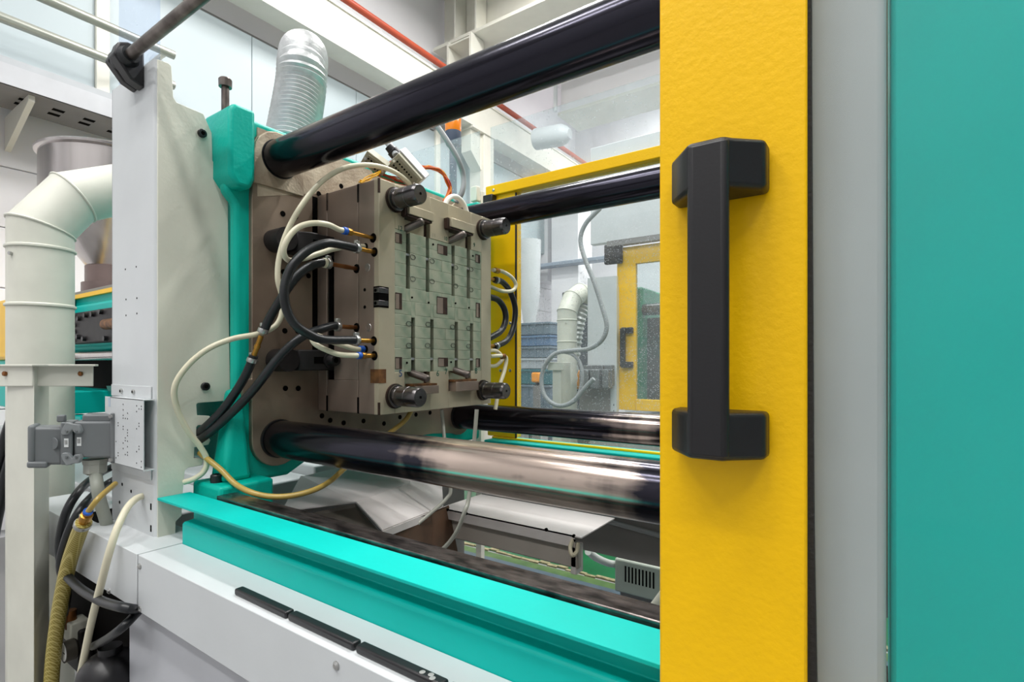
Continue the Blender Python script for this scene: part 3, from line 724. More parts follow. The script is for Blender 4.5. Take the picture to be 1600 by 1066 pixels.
# far side of the mold
pts = H_([(764, 464, -1.0), (778, 469, -1.0), (788, 483, -1.0), (790, 500, -1.0), (783, 517, -1.0), (764, 529, -1.0)])
hose('water_hose', pts, HR, BLKR, 'inner black hose arc on the far side of the mold', 'hose', 'black hoses on the far side')
pts = H_([(772, 437, -1.03), (785, 441, -1.03), (797, 456, -1.03), (805, 482, -1.03), (802, 512, -1.03), (792, 532, -1.03), (772, 542, -1.03)])
h = hose('water_hose', pts, HR, BLKR, 'outer black hose arc on the far side of the mold', 'hose', 'black hoses on the far side')
for q in ((776, 438), (776, 541)): p = at(q[0], q[1], X=-1.03); ring(h, p, YA, HR + 0.002, 0.01, ZINC, 'hose_clip'); MB().cyl(p - YA * 0.05, p, 0.006, n=10).build('brass_nipple', BRASS, h)
pts = H_([(770, 422, -1.02), (784, 424, -1.02), (799, 433, -1.02), (806, 445, -1.02), (801, 454, -1.02), (785, 455, -1.02), (764, 447, -1.02)])
h = hose('air_tube', pts, WR, TUBEW, 'milky tube loop beside the yellow rear stile', 'tube', 'milky tubes on the far side'); p = at(776, 423, X=-1.02); ring(h, p, YA, 0.009, 0.02, BRASS, 'brass_nut')
pts = H_([(762, 572, -1.02), (776, 571, -1.02), (785, 560, -1.02), (776, 549, -1.02), (764, 548, -1.02)])
h = hose('air_tube', pts, WR, TUBEW, 'small milky tube bend low beside the yellow rear stile', 'tube', 'milky tubes on the far side')
pts = H_([(766, 557, -1.0), (782, 556, -1.0), (791, 560, -1.0), (788, 580, -1.0), (780, 605, -1.0), (774, 640, -1.0)])
h = hose('air_tube', pts, WR, TUBEW, 'milky tube hanging straight down before the yellow rear stile', 'tube', 'milky tubes on the far side'); p = at(786, 557, X=-1.0); ring(h, p, YA, 0.009, 0.016, COPPER, 'brass_nut')
# white hose end peeking over the top right of the mold
pts = H_([(694, 322, -1.03), (700, 311, -1.03), (709, 307, -1.03), (718, 311, -1.03), (726, 322, -1.03), (730, 335, -1.03)])
hose('air_tube', pts, 0.0075, mat('white_tube', rgb(232, 232, 222), 0.35), 'white tube hump over the top far corner of the mold', 'tube')
# amber and clear drain tubes
pts = H_([(312, 708, -1.275), (330, 722, -1.23), (347, 736, -1.20), (367, 756, -1.16), (391, 769, -1.11), (421, 776, -1.07), (455, 775, -1.04), (490, 766, -1.02), (516, 752, -1.02), (540, 731, -1.02), (590, 690, -1.02), (630, 660, -1.01), (644, 640, -1.01)])
hose('drain_tube', pts, 0.0062, TUBEY, 'amber drain tube sagging below the lower tie bar', 'tube')
pts = H_([(690, 640, -1.02), (692, 660, -1.02), (695, 690, -1.0), (704, 760, -0.95), (697, 780, -0.95), (668, 806, -0.97), (640, 830, -0.99), (620, 850, -1.0)])
hose('drain_tube', pts, 0.005, TUBEC, 'clear drain tube hanging under the mold into the chute', 'tube')
pts = H_([(745, 640, -0.80), (740, 700, -0.80), (733, 775, -0.80), (726, 800, -0.80), (715, 828, -0.82), (700, 850, -0.84), (680, 868, -0.86)])
hose('drain_tube', pts, 0.005, TUBEC, 'yellowish clear tube passing down in front of the white tray', 'tube')

# ------------------------------------------------------------------ heavy connectors and wires on top of the mold
def connector(p0, p1, X, wid, lb, hooded):
    """multi-pole connector bar lying between two pixels"""
    a = at(p0[0], p0[1], X=X); b = at(p1[0], p1[1], X=X + 0.03)
    u = (b - a); L = u.length; u.normalize()
    v = Vector((0.55, -0.25, -0.75)); v = (v - u * v.dot(u)).normalized(); w = u.cross(v).normalized()
    if w.z < 0: w = -w
    k = thing('pin_connector', a, lb, 'connector')
    def blk(l0, l1, v0, v1, w0, w1, nm, m, bv=0.0015, par=None):
        P = lambda l, q, r: a + u * l + v * q + w * r
        return MB().hull8([P(l0, v0, w0), P(l1, v0, w0), P(l1, v1, w0), P(l0, v1, w0)], [P(l0, v0, w1), P(l1, v0, w1), P(l1, v1, w1), P(l0, v1, w1)]).build(nm, m, par or k, bv)
    blk(0, L, 0, 0.030, -wid / 2, wid / 2, 'insert_body', TANP)
    blk(0.008, L - 0.008, 0.030, 0.0325, -wid * 0.36, wid * 0.36, 'contact_face', mat('connector_tan_dark', rgb(128, 124, 104), 0.5))
    nn = int((L - 0.02) / 0.0085)
    for i in range(nn):
        for r in (-0.2, 0.12):
            c = a + u * (0.013 + i * 0.0085) + v * 0.0325 + w * (wid * r)
            MB().box(c.x - 0.0018, c.x + 0.0018, c.y - 0.0018, c.y + 0.0018, c.z - 0.0018, c.z + 0.0018).build('contact_hole', HOLE, k)
    for l in (0.006, L - 0.006):
        c = a + u * l + v * 0.03
        MB().cyl(c, c + v * 0.004, 0.0038, n=10).build('fixing_screw', ZINC, k)
    if hooded:
        blk(-0.004, L + 0.004, -0.045, 0.012, wid * 0.5, wid * 0.62, 'hood_side', ALU)
        blk(-0.004, L + 0.004, -0.05, -0.002, -wid * 0.62, wid * 0.62, 'hood', ALU, 0.004)
        c = a - u * 0.004 - v * 0.02; MB().lathe(c, c - u * 0.03, [(0, 0.016), (0.5, 0.016), (0.55, 0.013), (1, 0.011)], 16).build('cable_gland', BLKP, k)
    return a, b
connector((618, 246), (654, 286), -1.06, 0.044, 'tan multi-pin connector with a silver hood on top of the mold', True)
connector((574, 240), (606, 264), -1.10, 0.038, 'tan multi-pin connector without hood half hidden under the upper tie bar', False)
pts = H_([(600, 214, -1.12), (612, 232, -1.08), (619, 243, -1.06)])
hose('control_cable', pts, 0.009, GREYC, 'short grey cable entering the hooded connector', 'cable')
pts = H_([(684, 198, -1.25), (700, 222, -1.22), (716, 250, -1.20), (724, 275, -1.20), (722, 300, -1.20), (712, 316, -1.22)])
hose('control_cable', pts, 0.0095, GREYC, 'grey cable hanging in a bow beside the orange beacon', 'cable')
def wires(pts, n, m, lb, spread, r=0.0017):
    k = thing('wire_bundle', pts[0], lb, 'wires')
    for i in range(n):
        q = [p + Vector([(random.random() - 0.5) * spread for _ in range(3)]) for p in pts]
        MB().tube(spline(q, 5), r, 6).build('wire', m[i % len(m)], k)
wires(H_([(658, 262, -1.08), (674, 262, -1.07), (690, 268, -1.07), (699, 284, -1.07), (703, 300, -1.07), (694, 316, -1.07)]), 14, [WIREO, WIREO, WIREY, WIRER, WIREO], 'bundle of orange wires leaving the hooded connector', 0.012)
wires(H_([(606, 262, -1.08), (612, 256, -1.07), (622, 254, -1.065), (630, 262, -1.05)]), 9, [WIREO, WIRER], 'tangle of orange wires between the two connectors', 0.014)
wires(H_([(580, 258, -1.09), (590, 272, -1.08), (604, 276, -1.07), (620, 282, -1.07), (640, 288, -1.07)]), 10, [WIRER, WIREG, WIRER, WIREO], 'red and green wires lying along the top of the mold', 0.016)
wires(H_([(596, 266, -1.07), (588, 272, -1.06), (574, 280, -1.05), (562, 284, -1.05)]), 6, [WIREY], 'yellow wires draped over the mold edge', 0.008)

# ------------------------------------------------------------------ white cover post beside the platen
XS, YC = -1.27, 0.493
t = thing('cover_post', (-1.39, 0.55, -0.39), 'tall white sheet-metal cover post with slotted fingers beside the teal platen', 'cover')
post = t
sp = [(247, 851), (262, 848), (274, 841), (275, 815), (284, 806), (286, 766), (289, 735), (294, 731), (316, 727), (318, 717), (303, 716), (304, 699), (312, 698), (326, 695), (329, 688), (326, 683), (307, 682), (307, 668), (309, 665),
      (329, 663), (331, 655), (327, 650), (308, 649), (307, 632), (309, 630), (360, 626), (358, 500), (356, 272), (352, 266), (335, 255), (332, 251), (331, 208), (318, 178), (276, 160), (271, 152), (268, 104), (264, 99), (247, 93)]
poly = [(at(a, b, X=XS).y, at(a, b, X=XS).z) for a, b in sp]
poly[0] = (YC + 0.004, poly[0][1]); poly[-1] = (YC + 0.004, poly[-1][1])
MB().prism(poly, 'x', XS - 0.004, XS).build('side_sheet', CREAM, t, 0.001)
zt_, zb_ = 0.655, -0.387
# front sheet with a rounded bend into the side
bend = [(-1.509, YC), (XS - 0.014, YC)] + [(XS - 0.014 + 0.014 * math.sin(R(a)), YC + 0.014 - 0.014 * math.cos(R(a))) for a in (15, 30, 45, 60, 75, 90)]
inner = [(x - 0.003 if i > 1 else x, y + 0.003) for i, (x, y) in enumerate(bend)]
MB().prism(bend + inner[::-1], 'z', zb_, zt_).build('front_sheet', WHT, t)
MB().box(-1.509, -1.506, YC, 0.64, zb_, zt_).build('rear_sheet', WHT, t)
for q in ((315, 209), (320, 604)):
    p = at(q[0], q[1], X=XS); screw(t, p, XA, 0.0095, 0.007, BLKP, 'cover_bolt')
for q in ((196, 421), (213, 417), (197, 468), (214, 466), (197, 493), (214, 490), (191, 757), (205, 768), (187, 785)):
    disc(t, at(q[0], q[1], Y=YC), -YA, 0.0022 if q[1] < 600 else 0.004, HOLE, 'small_hole', h=0.0004)
for q in ((236, 792), (236, 826)):
    p = at(q[0], q[1], Y=YC); MB().box(p.x - 0.003, p.x + 0.003, YC - 0.0006, YC + 0.001, p.z - 0.007, p.z + 0.007).build('slit', HOLE, t)
# clear sheet above the post and the far panes fixed over the platen
PANE1 = panemat('clear_pane_blue', (0.90, 0.93, 1.0, 1), 0.06, 220, film=0.10)
o = MB().box(-1.495, -1.285, 0.502, 0.508, 0.56, 1.30).build('clear_guard_sheet', PANE1)
tag(o, 'narrow clear plastic sheet standing above the white post', 'guard sheet')
# guide rod and its rubber mount
yr, zr = 0.462, 0.661
o = MB().lathe((-1.335, yr, zr), (0.9, yr, zr), [(0, 0.0115), (1, 0.0115)], 24).build('guide_rod', RODM); tag(o, 'long bare steel rod running overhead from the black rubber mount', 'rod')
t = thing('rod_mount', (-1.35, 0.47, 0.6), 'black rubber mount on the top of the white post', 'mount')
MB().prism([(yr - 0.026, zr - 0.005), (yr - 0.018, zr + 0.024), (yr, zr + 0.032), (YC, zr + 0.032), (YC, zr - 0.055), (yr + 0.005, zr - 0.045)], 'x', -1.355, -1.325).build('mount_block', BLKP, t, 0.004)
MB().prism([(yr - 0.024, zr - 0.005), (yr - 0.016, zr + 0.020), (YC, zr + 0.024), (YC, zr - 0.05), (yr + 0.005, zr - 0.04)], 'x', -1.385, -1.362).build('rear_ear', BLKP, t, 0.004)
MB().lathe((-1.365, yr, zr), (-1.308, yr, zr), [(0, 0.022), (0.7, 0.022), (0.8, 0.019), (1, 0.017)], 24).build('rubber_collar', BLKR, t)

# perforated bracket plate on the post
YQ = 0.471
t = thing('perforated_plate', (-1.42, YQ, -0.22), 'small white perforated mounting plate bolted to the white post', 'bracket')
a = at(164, 617, Y=YQ); b = at(224, 740, Y=YQ); ztp = at(224, 625, Y=YQ).z
MB().box(a.x, b.x, YQ, YQ + 0.002, b.z + 0.004, ztp).build('plate', WHT, t, 0.0006)
MB().box(a.x + 0.03, b.x + 0.001, YQ, YC - 0.001, ztp - 0.002, ztp).build('top_return', WHT, t)
MB().box(a.x + 0.03, b.x + 0.001, YQ, YC - 0.001, b.z + 0.004, b.z + 0.006).build('bottom_return', WHT, t)
fx0, fx1 = at(176, 640, Y=YC).x, at(238, 640, Y=YC).x
f1 = MB().box(fx0, fx1, YC - 0.003, YC - 0.0005, ztp, ztp + 0.027).build('upper_flange', WHT, t, 0.0008)
f2 = MB().box(fx0, fx1, YC - 0.003, YC - 0.0005, b.z - 0.02, b.z + 0.004).build('lower_flange', WHT, t, 0.0008)
for px in (193, 212): p = at(px, 611, Y=YC); screw(t, (p.x, YC - 0.003, ztp + 0.013), -YA, 0.0055, 0.004, ZINC, 'flange_screw')
for k in range(58):
    x = a.x + 0.006 + (b.x - a.x - 0.012) * random.choice([0.02, 0.1, 0.16, 0.3, 0.36, 0.5, 0.56, 0.62, 0.86, 0.92, 0.98]); z = b.z + 0.012 + (ztp - b.z - 0.02) * (int(random.random() * 22) / 22)
    disc(t, (x, YQ, z), -YA, 0.0017, HOLE, 'perforation', h=0.0003, n=8, depth=0.001)
p = at(171, 625, Y=YQ)
MB().box(p.x - 0.006, p.x + 0.006, YQ - 0.0004, YQ, p.z - 0.016, p.z + 0.006).build('sticker', mat('sticker_pale', rgb(176, 192, 206), 0.5), t)

# grey heavy-duty connector beside the plate
def lerp(a, b, k): return a + (b - a) * k
def slab(nm, m, par, x0, x1, y0, y1, d0, d1, th, bv=0.006, seg=3):
    """block whose visible face spans pixels x0..x1, y0..y1 between depths d0 and d1, thickness th away from the eye"""
    A = [at(x0, y1, d=d0), at(x1, y1, d=d1), at(x1, y0, d=d1), at(x0, y0, d=d0)]
    e = (A[1] - A[0]); nrm = Vector((-e.y, e.x, 0)).normalized()
    if nrm.dot(A[0]) < 0: nrm = -nrm
    return MB().hull8(A, [q + nrm * th for q in A]).build(nm, m, par, bv, seg=seg)
t = thing('plug_connector', at(110, 730, d=1.15), 'grey heavy-duty plug connector with clamping levers on the white post', 'connector')
D0, D1 = 1.13, 1.20
def dk(px): return lerp(D0, D1, (px - 44) / (176 - 44))
slab('hood', GREYP, t, 44, 98, 668, 727, dk(44), dk(98), 0.06)
slab('hood_nose', GREYP, t, 42, 54, 665, 724, dk(42) - 0.004, dk(54) - 0.004, 0.06)
slab('hood_collar', GREYP, t, 94, 113, 660, 727, dk(94) - 0.004, dk(113) - 0.004, 0.066, 0.003)
slab('joint_gap', DARK, t, 110, 118, 664, 724, dk(110) + 0.012, dk(118) + 0.012, 0.05, 0)
slab('base_housing', GREYP, t, 115, 176, 659, 716, dk(115), dk(176), 0.06, 0.005)
slab('base_top', GREYP, t, 128, 174, 648, 660, dk(128) + 0.01, dk(174) + 0.01, 0.05, 0.004)
slab('mounting_flange', GREYP, t, 172, 179, 646, 724, dk(172) - 0.004, dk(179) - 0.004, 0.075, 0.002)
slab('lower_boss', GREYP, t, 41, 74, 722, 732, dk(41) - 0.006, dk(74) - 0.006, 0.07, 0.004)
slab('top_catch', GREYP, t, 88, 101, 649, 660, dk(88), dk(101), 0.02, 0.003)
for zc, s in ((672, 1), (716, -1)):
    pts = [at(px, py, d=dk(px) - 0.008) for px, py in [(95, zc + 4 * s), (97, zc - 3 * s), (103, zc - 12 * s), (113, zc - 9 * s), (122, zc - 8 * s), (126, zc + 1 * s), (123, zc + 6 * s), (116, zc + 5 * s), (112, zc - 1 * s), (108, zc + 4 * s), (104, zc + 8 * s), (97, zc + 8 * s)]]
    nn = len(pts); bk = [p + Vector((-0.003, 0.007, 0)) for p in pts]
    lv = MB().add(pts + bk, [tuple(range(nn)), tuple(range(2 * nn - 1, nn - 1, -1))] + [(i, (i + 1) % nn, nn + (i + 1) % nn, nn + i) for i in range(nn)]).build('locking_lever', GREYL, t, 0.0012)
    for px in (105, 120):
        p = at(px, zc + 2 * s, d=dk(px) - 0.0085); MB().cyl(p, p + Vector((0.2, -0.9, 0)).normalized() * 0.003, 0.003, n=10).build('pivot', GREYP, lv)
for px, py in ((103.5, 692), (123.5, 690)):
    slab('paper_label', STICK, t, px - 3.5, px + 3.5, py - 6.5, py + 7, dk(px - 3.5) - (0.0052 if px < 110 else 0.0012), dk(px + 3.5) - (0.0052 if px < 110 else 0.0012), 0.001, 0)
    for k in range(3): slab('label_print', INK, t, px - 2.2 + k * 1.6, px - 1.6 + k * 1.6, py - 4, py + 3, dk(px - 2.2 + k * 1.6) - (0.0056 if px < 110 else 0.0016), dk(px - 1.6 + k * 1.6) - (0.0056 if px < 110 else 0.0016), 0.0004, 0)
p = at(84, 693, d=dk(84) - 0.0002); MB().lathe(p, p + Vector((0.35, -0.93, 0)) * 0.0012, [(0, 0.013), (1, 0.0125)], 24).build('knockout', GREYP, t)
for py in (651, 719): p = at(174, py, d=dk(174) - 0.006); MB().cyl(p, p + Vector((0.4, -0.9, 0)) * 0.004, 0.004, n=12).build('flange_screw', ZINC, t)
a = at(149, 717, d=dk(149) + 0.03); 
MB().lathe(a, a - ZA * 0.036, [(0, 0.026), (0.3, 0.024), (0.32, 0.023), (0.85, 0.023), (1, 0.015)], 8).build('cable_gland', mat('gland_grey', rgb(168, 170, 162), 0.4), t)
pts = [a - ZA * 0.03, at(152, 760, d=1.19), at(157, 785, d=1.20), at(165, 812, d=1.22), at(171, 838, d=1.24), at(174, 856, d=1.25)]
hose('power_cable', pts, 0.0125, mat('cable_sage', rgb(158, 162, 152), 0.45), 'thick grey cable dropping from the plug connector', 'cable')

# post stand with angle brackets in front of the duct
t = thing('steel_stand', at(50, 1060, d=1.24).xy.to_3d() + Vector((0, 0, FZ)), 'cream painted steel stand post in front of the white duct', 'stand')
A, B_, D_ = at(11, 600, d=1.27), at(53, 600, d=1.225), at(77, 600, d=1.30)
A.z = B_.z = D_.z = 0
E_ = A + (D_ - B_)
ztop = at(50, 572, d=1.23).z
MB().prism([(A.x, A.y), (B_.x, B_.y), (D_.x, D_.y), (E_.x, E_.y)], 'z', FZ, ztop).build('upright', IVORY, t, 0.002)
for x0, x1, d0, d1 in ((-12, 50, 1.275, 1.222), (56, 146, 1.24, 1.30)):
    slab('bracket_web', IVORY, t, x0, x1, 571, 604, d0, d1, 0.004, 0.003)
    slab('bracket_shelf', IVORY, t, x0, x1 + (3 if x1 > 100 else 0), 569.5, 572.5, d0 - 0.012, d1 - 0.012, 0.07, 0.001)
for px, d in ((9, 1.255), (127, 1.288)): p = at(px, 584, d=d); MB().lathe(p, p + Vector((0.4, -0.9, 0)) * 0.006, [(0, 0.006), (0.8, 0.006), (1, 0.004)], 6).build('bracket_bolt', COPPER, t)

# white segmented duct
cx_, cy_ = -2.06, 0.495
t = thing('vent_duct', (cx_, cy_, FZ), 'white segmented sheet-metal duct elbow beside the steel hopper', 'duct')
duct = t
rd = 0.078
path = [Vector((cx_, cy_, FZ)), Vector((cx_, cy_, 0.405)), Vector((cx_ + 0.005, cy_ + 0.075, 0.515)), Vector((cx_ + 0.01, cy_ + 0.20, 0.575)), Vector((cx_ + 0.01, cy_ + 0.75, 0.59))]
# mitred sections
def mitre(path, r, n=28):
    rings = []
    for i, p in enumerate(path):
        d0 = (path[i] - path[i - 1]).normalized() if i else (path[1] - path[0]).normalized()
        d1 = (path[i + 1] - path[i]).normalized() if i < len(path) - 1 else d0
        bis = (d0 + d1).normalized(); u = XA; w = d0.cross(u).normalized(); ring_ = []
        for k in range(n):
            a = 2 * math.pi * k / n; q = p + (u * math.cos(a) + w * math.sin(a)) * r
            ring_.append(q + d0 * ((p - q).dot(bis) / d0.dot(bis)))
        rings.append(ring_)
    return rings
rg = mitre(path, rd)
for i in range(len(path) - 1):
    n = 28; MB().add(rg[i] + rg[i + 1], [(k, (k + 1) % n, n + (k + 1) % n, n + k) for k in range(n)]).build('duct_section', IVORY, t)
for i in (1, 2, 3):
    c = path[i]; out_ = [c + (q - c) * 1.012 for q in rg[i]]; MB().tube(out_ + [out_[0], out_[1]], 0.0035, 6, caps=False).build('seam_bead', IVORY, t)
for z in (0.335, 0.165): MB().lathe((cx_, cy_, z), (cx_, cy_, z + 0.012), [(0, rd), (0.3, rd + 0.005), (0.7, rd + 0.005), (1, rd)], 28).build('seam_bead', IVORY, t)
p = at(61, 398, d=1.52); MB().cyl((cx_ + 0.03, cy_ - 0.072, p.z), (cx_ + 0.033, cy_ - 0.079, p.z), 0.005, n=10).build('rivet', ZINC, t)

# steel hopper, injection unit behind the duct
t = thing('material_hopper', (-3.3, 1.09, 0.342), 'brushed stainless material hopper with a conical foot behind the white duct', 'hopper')
hopper = t
hx, hy = -3.3, 1.09
MB().lathe((hx, hy, 0.76), (hx, hy, 1.06), [(0, 0.305), (1, 0.305)], 56, caps=False).build('drum', STAIN, t)
MB().lathe((hx, hy, 0.50), (hx, hy, 0.76), [(0, 0.12), (1, 0.305)], 56, caps=False).build('cone', STAIN, t)
MB().lathe((hx, hy, 1.04), (hx, hy, 1.065), [(0, 0.306), (0.3, 0.32), (0.7, 0.322), (1, 0.312)], 56).build('rim', STAIN, t)
MB().lathe((hx, hy, 0.342), (hx, hy, 0.50), [(0, 0.14), (0.45, 0.14), (0.46, 0.125), (1, 0.125)], 32).build('neck', mat('neck_steel', rgb(128, 112, 108), 0.4, 0.7, var=0.2), t)
t = thing('injection_unit', (-2.6, 1.09, 0.0), 'teal injection unit housing with a bolted black flange below the hopper', 'injection unit')
inj = t
MB().box(-3.62, -1.75, 0.86, 1.36, 0.06, 0.322).build('housing', TEAL, t, 0.02, seg=3)
MB().box(-3.10, -1.9, 0.835, 0.862, 0.075, 0.262).build('raised_frame', TEAL, t, 0.015, seg=3)
MB().box(-3.62, -2.3, 0.88, 1.30, 0.32, 0.340).build('cover_plate', GREYPL, t, 0.003)
MB().box(-3.35, -2.5, 0.845, 0.862, 0.296, 0.314).build('yellow_strip', YEL, t)
fb = MB().box(-2.97, -2.2, 0.815, 0.84, 0.085, 0.225).build('black_flange', CLAMPB, t, 0.01, seg=3)
for q in ((-2.93, 0.21), (-2.85, 0.195), (-2.77, 0.205), (-2.69, 0.205), (-2.60, 0.21), (-2.92, 0.17), (-2.92, 0.14), (-2.93, 0.10), (-2.86, 0.115), (-2.79, 0.105), (-2.55, 0.10)):
    MB().cyl((q[0], 0.816, q[1]), (q[0], 0.803, q[1]), 0.0105, n=12).build('flange_bolt', BLKP, fb)
MB().cyl((-2.52, 0.802, 0.155), (-1.6, 0.802, 0.155), 0.021, n=20).build('piston_rod', RUSTO, t)
MB().cyl((-3.7, 0.80, 0.03), (-1.9, 0.80, 0.03), 0.018, n=20).build('guide_bar', STAIN, t)
MB().box(-3.02, -2.93, 0.74, 0.80, -0.03, 0.05).build('bar_clamp', STAIN, t, 0.004)
MB().box(-3.05, -2.80, 0.74, 1.2, -0.215, -0.12).build('carriage_bracket', TEAL, t, 0.004)
MB().prism([(-2.82, -0.10), (-2.0, -0.10), (-2.0, -0.32), (-2.62, -0.32), (-2.72, -0.24)], 'y', 0.9, 0.93).build('carriage_plate', mat('teal_dark_paint', rgb(0, 140, 128), 0.45), t)
MB().box(-2.86, -2.72, 0.78, 0.825, -0.398, -0.22).build('leg', TEAL, t, 0.004)
MB().box(-3.5, -1.8, 0.95, 1.25, -0.12, 0.03).build('barrel_shroud', DARK, t)
MB().box(-3.4, -3.05, 0.74, 0.858, 0.22, 0.30).build('cable_duct', BLKP, t, 0.02)
t = thing('barrel_cover', (-4.0, 1.0, 0.0), 'yellow cover box at the rear end of the injection unit', 'cover')
MB().box(-4.25, -3.70, 0.80, 1.3, 0.02, 0.36).build('box', YEL, t, 0.02)
MB().box(-4.25, -3.64, 0.82, 1.32, -0.25, 0.02).build('teal_base', TEAL, t, 0.01)
for i in range(2):
    pts = [at(84, 628 + i * 10, d=2.3), at(100, 627 + i * 9, d=2.3), at(122, 620 + i * 8, d=2.35)]
    hose('oil_hose', pts, 0.011, BLKR, ('upper' if i == 0 else 'lower') + ' of two thin black hoses under the injection unit', 'hose', 'thin hoses under injection unit')

# rear bed of the injection side
t = thing('rear_bed_deck', (-2.6, 0.9, -0.45), 'stepped white bed deck below the injection unit', 'machine bed')
for i in range(3): MB().box(-4.3, -1.53, 0.62 + i * 0.22, 0.83 + i * 0.22, -0.60, -0.40 + 0.03 * i).build('deck_step', WHT, t, 0.006)

# ------------------------------------------------------------------ machine bed
ZW = -0.374
t = thing('bed_cover_panel', (-0.2, 0.47, -0.484), 'long white bed cover panel below the teal rail with black bumper strips on it', 'panel')
MB().prism([(0.43, -0.484), (0.43, ZW), (0.5095, ZW), (0.5095, ZW - 0.003), (0.433, ZW - 0.003), (0.433, -0.484)], 'x', -1.187, 1.2).build('angled_sheet', WHT, t, 0.0012)
for q in ((219, 885), (219, 952), (526, 1040)):
    p = at(q[0], q[1], Y=0.43); MB().lathe(p + YA * 0.002, p - YA * 0.004, [(0, 0.0058), (0.6, 0.0058), (1, 0.003)], 16).build('screw', ZINC, t)
t = thing('bed_cover_panel', (-1.55, 0.47, -0.484), 'short white bed cover panel under the foot of the white post', 'panel')
MB().prism([(0.43, -0.484), (0.43, ZW), (0.56, ZW), (0.56, ZW - 0.003), (0.433, ZW - 0.003), (0.433, -0.484)], 'x', -1.90, -1.192).build('angled_sheet', WHT, t, 0.0012)
MB().box(-1.62, -1.50, 0.462, 0.54, ZW - 0.001, ZW + 0.0006).build('cable_cutout', HOLE, t)
p = at(171, 924, Y=0.43); MB().lathe(p + YA * 0.002, p - YA * 0.004, [(0, 0.0058), (0.6, 0.0058), (1, 0.003)], 16).build('screw', ZINC, t)
o = MB().box(-1.30, 1.2, 0.455, 0.47, FZ, -0.478).build('bed_skirt_panel', mat('skirt_white', rgb(190, 192, 198), 0.45, var=0.03), None, 0.002); tag(o, 'recessed pale skirt panel below the white bed cover', 'panel')
t = thing('bed_substructure', (0, 0.9, FZ), 'dark inner frame of the machine bed behind the white covers', 'machine bed')
MB().box(-1.34, -1.32, 0.565, 1.58, -0.80, -0.41).build('end_web', GREYPL, t)
MB().box(-1.86, 1.2, 0.545, 0.562, FZ, -0.41).build('front_web', GREYPL, t)
MB().box(-1.25, 1.2, 1.60, 1.62, -0.63, -0.37).build('rear_web', GREYPL, t)
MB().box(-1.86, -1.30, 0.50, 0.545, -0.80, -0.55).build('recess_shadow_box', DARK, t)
# teal rail
t = thing('teal_rail', (0, 0.53, -0.374), 'bright teal rail with overhanging lip along the front of the bed', 'rail')
MB().prism([(0.51, ZW - 0.03), (0.51, -0.334), (0.514, -0.330), (0.532, -0.328), (0.532, -0.30), (0.56, -0.30), (0.56, ZW - 0.03)], 'x', -1.187, 1.2).build('rail_web', TEAL, t, 0.0015)
MB().box(-1.268, 1.2, 0.495, 0.561, -0.2935, -0.2885).build('lip', TEAL, t, 0.0008)
o = MB().box(-1.16, 1.2, 0.566, 0.606, -0.315, -0.283).build('slide_way', mat('worn_slide_way', rgb(150, 140, 136), 0.24, 0.9, col2=rgb(62, 58, 58), vscale=26, stretch=(1, 3, 3), bump=0.15), None, 0.0015); tag(o, 'worn steel slide way strip just behind the teal lip', 'slide way')
t = thing('grease_fitting', at(392, 800, X=-1.05), 'small steel and brass grease fitting behind the teal lip', 'fitting')
p = at(392, 797, Y=0.625); MB().lathe(p - ZA * 0.02, p + ZA * 0.012, [(0, 0.010), (0.5, 0.010), (0.52, 0.006), (0.8, 0.006), (1, 0.004)], 12).build('nipple', ZINC, t)
MB().box(p.x + 0.01, p.x + 0.05, p.y - 0.006, p.y + 0.008, p.z - 0.03, p.z - 0.012).build('elbow', BRASS, t, 0.003)
MB().cyl((p.x + 0.05, p.y, p.z - 0.02), (p.x + 0.065, p.y, p.z - 0.02), 0.007, n=12).build('blue_collar', BLUEP, t)
for i, (x0, x1, lb) in enumerate(((-0.853, -0.709, 'black rubber bumper strip on the white panel, first counted from the post'), (-0.704, -0.558, 'black rubber bumper strip on the white panel, second counted from the post'),
                              (-0.553, -0.405, 'black rubber bumper strip with pale scuffs on its end'), (-0.400, -0.25, 'black rubber bumper strip mostly cut off by the picture edge'))):
    o = MB().box(x0, x1, 0.4435, 0.4585, ZW, ZW + 0.0105).build('bumper_strip', BLKP, None, 0.003, seg=3); tag(o, lb, 'bumper', 'bumper strips on the bed panel')
    if i == 2:
        for q in ((-0.44, 0.450), (-0.428, 0.452), (-0.422, 0.448)): MB().lathe((q[0], q[1], ZW + 0.0104), (q[0], q[1], ZW + 0.0109), [(0, 0.004), (1, 0.003)], 10).build('scuff', mat('pale_scuff', rgb(150, 152, 150), 0.7), o)

# tray and chute under the mold
t = thing('parts_tray', (-0.9, 1.24, -0.50), 'white sheet-metal tray under the mold with a dark lower channel', 'tray')
ty0, ty1, tz = 1.14, 1.335, -0.42
MB().box(-1.045, -0.585, ty0, ty1, tz - 0.003, tz).build('deck', TRAYW, t)
MB().box(-1.045, -0.605, ty0, ty0 + 0.003, tz - 0.028, tz).build('front_lip', TRAYW, t)
MB().box(-1.04, -0.60, ty0 + 0.012, ty0 + 0.03, tz - 0.085, tz - 0.03).build('lower_channel', mat('channel_beige', rgb(176, 168, 160), 0.45, var=0.08), t, 0.004)
MB().box(-0.622, -0.606, ty0 + 0.012, ty0 + 0.05, tz - 0.10, tz - 0.03).build('end_post', TRAYW, t, 0.002)
for q in ((699, 797), (694, 797), (728, 803), (853, 828), (896, 838), (896, 845)): p = at(q[0], q[1], Y=ty0); disc(t, p, -YA, 0.004, HOLE, 'rivet_hole')
o = MB().tube(spline(H_([(896, 842, -0.61), (891, 855, -0.61), (894, 868, -0.60), (901, 862, -0.60), (903, 848, -0.60)]), 6), 0.005, 8).build('tape_scrap', mat('tape_pale', rgb(196, 188, 164), 0.6)); tag(o, 'twisted scrap of pale tape hanging at the tray corner', 'tape')
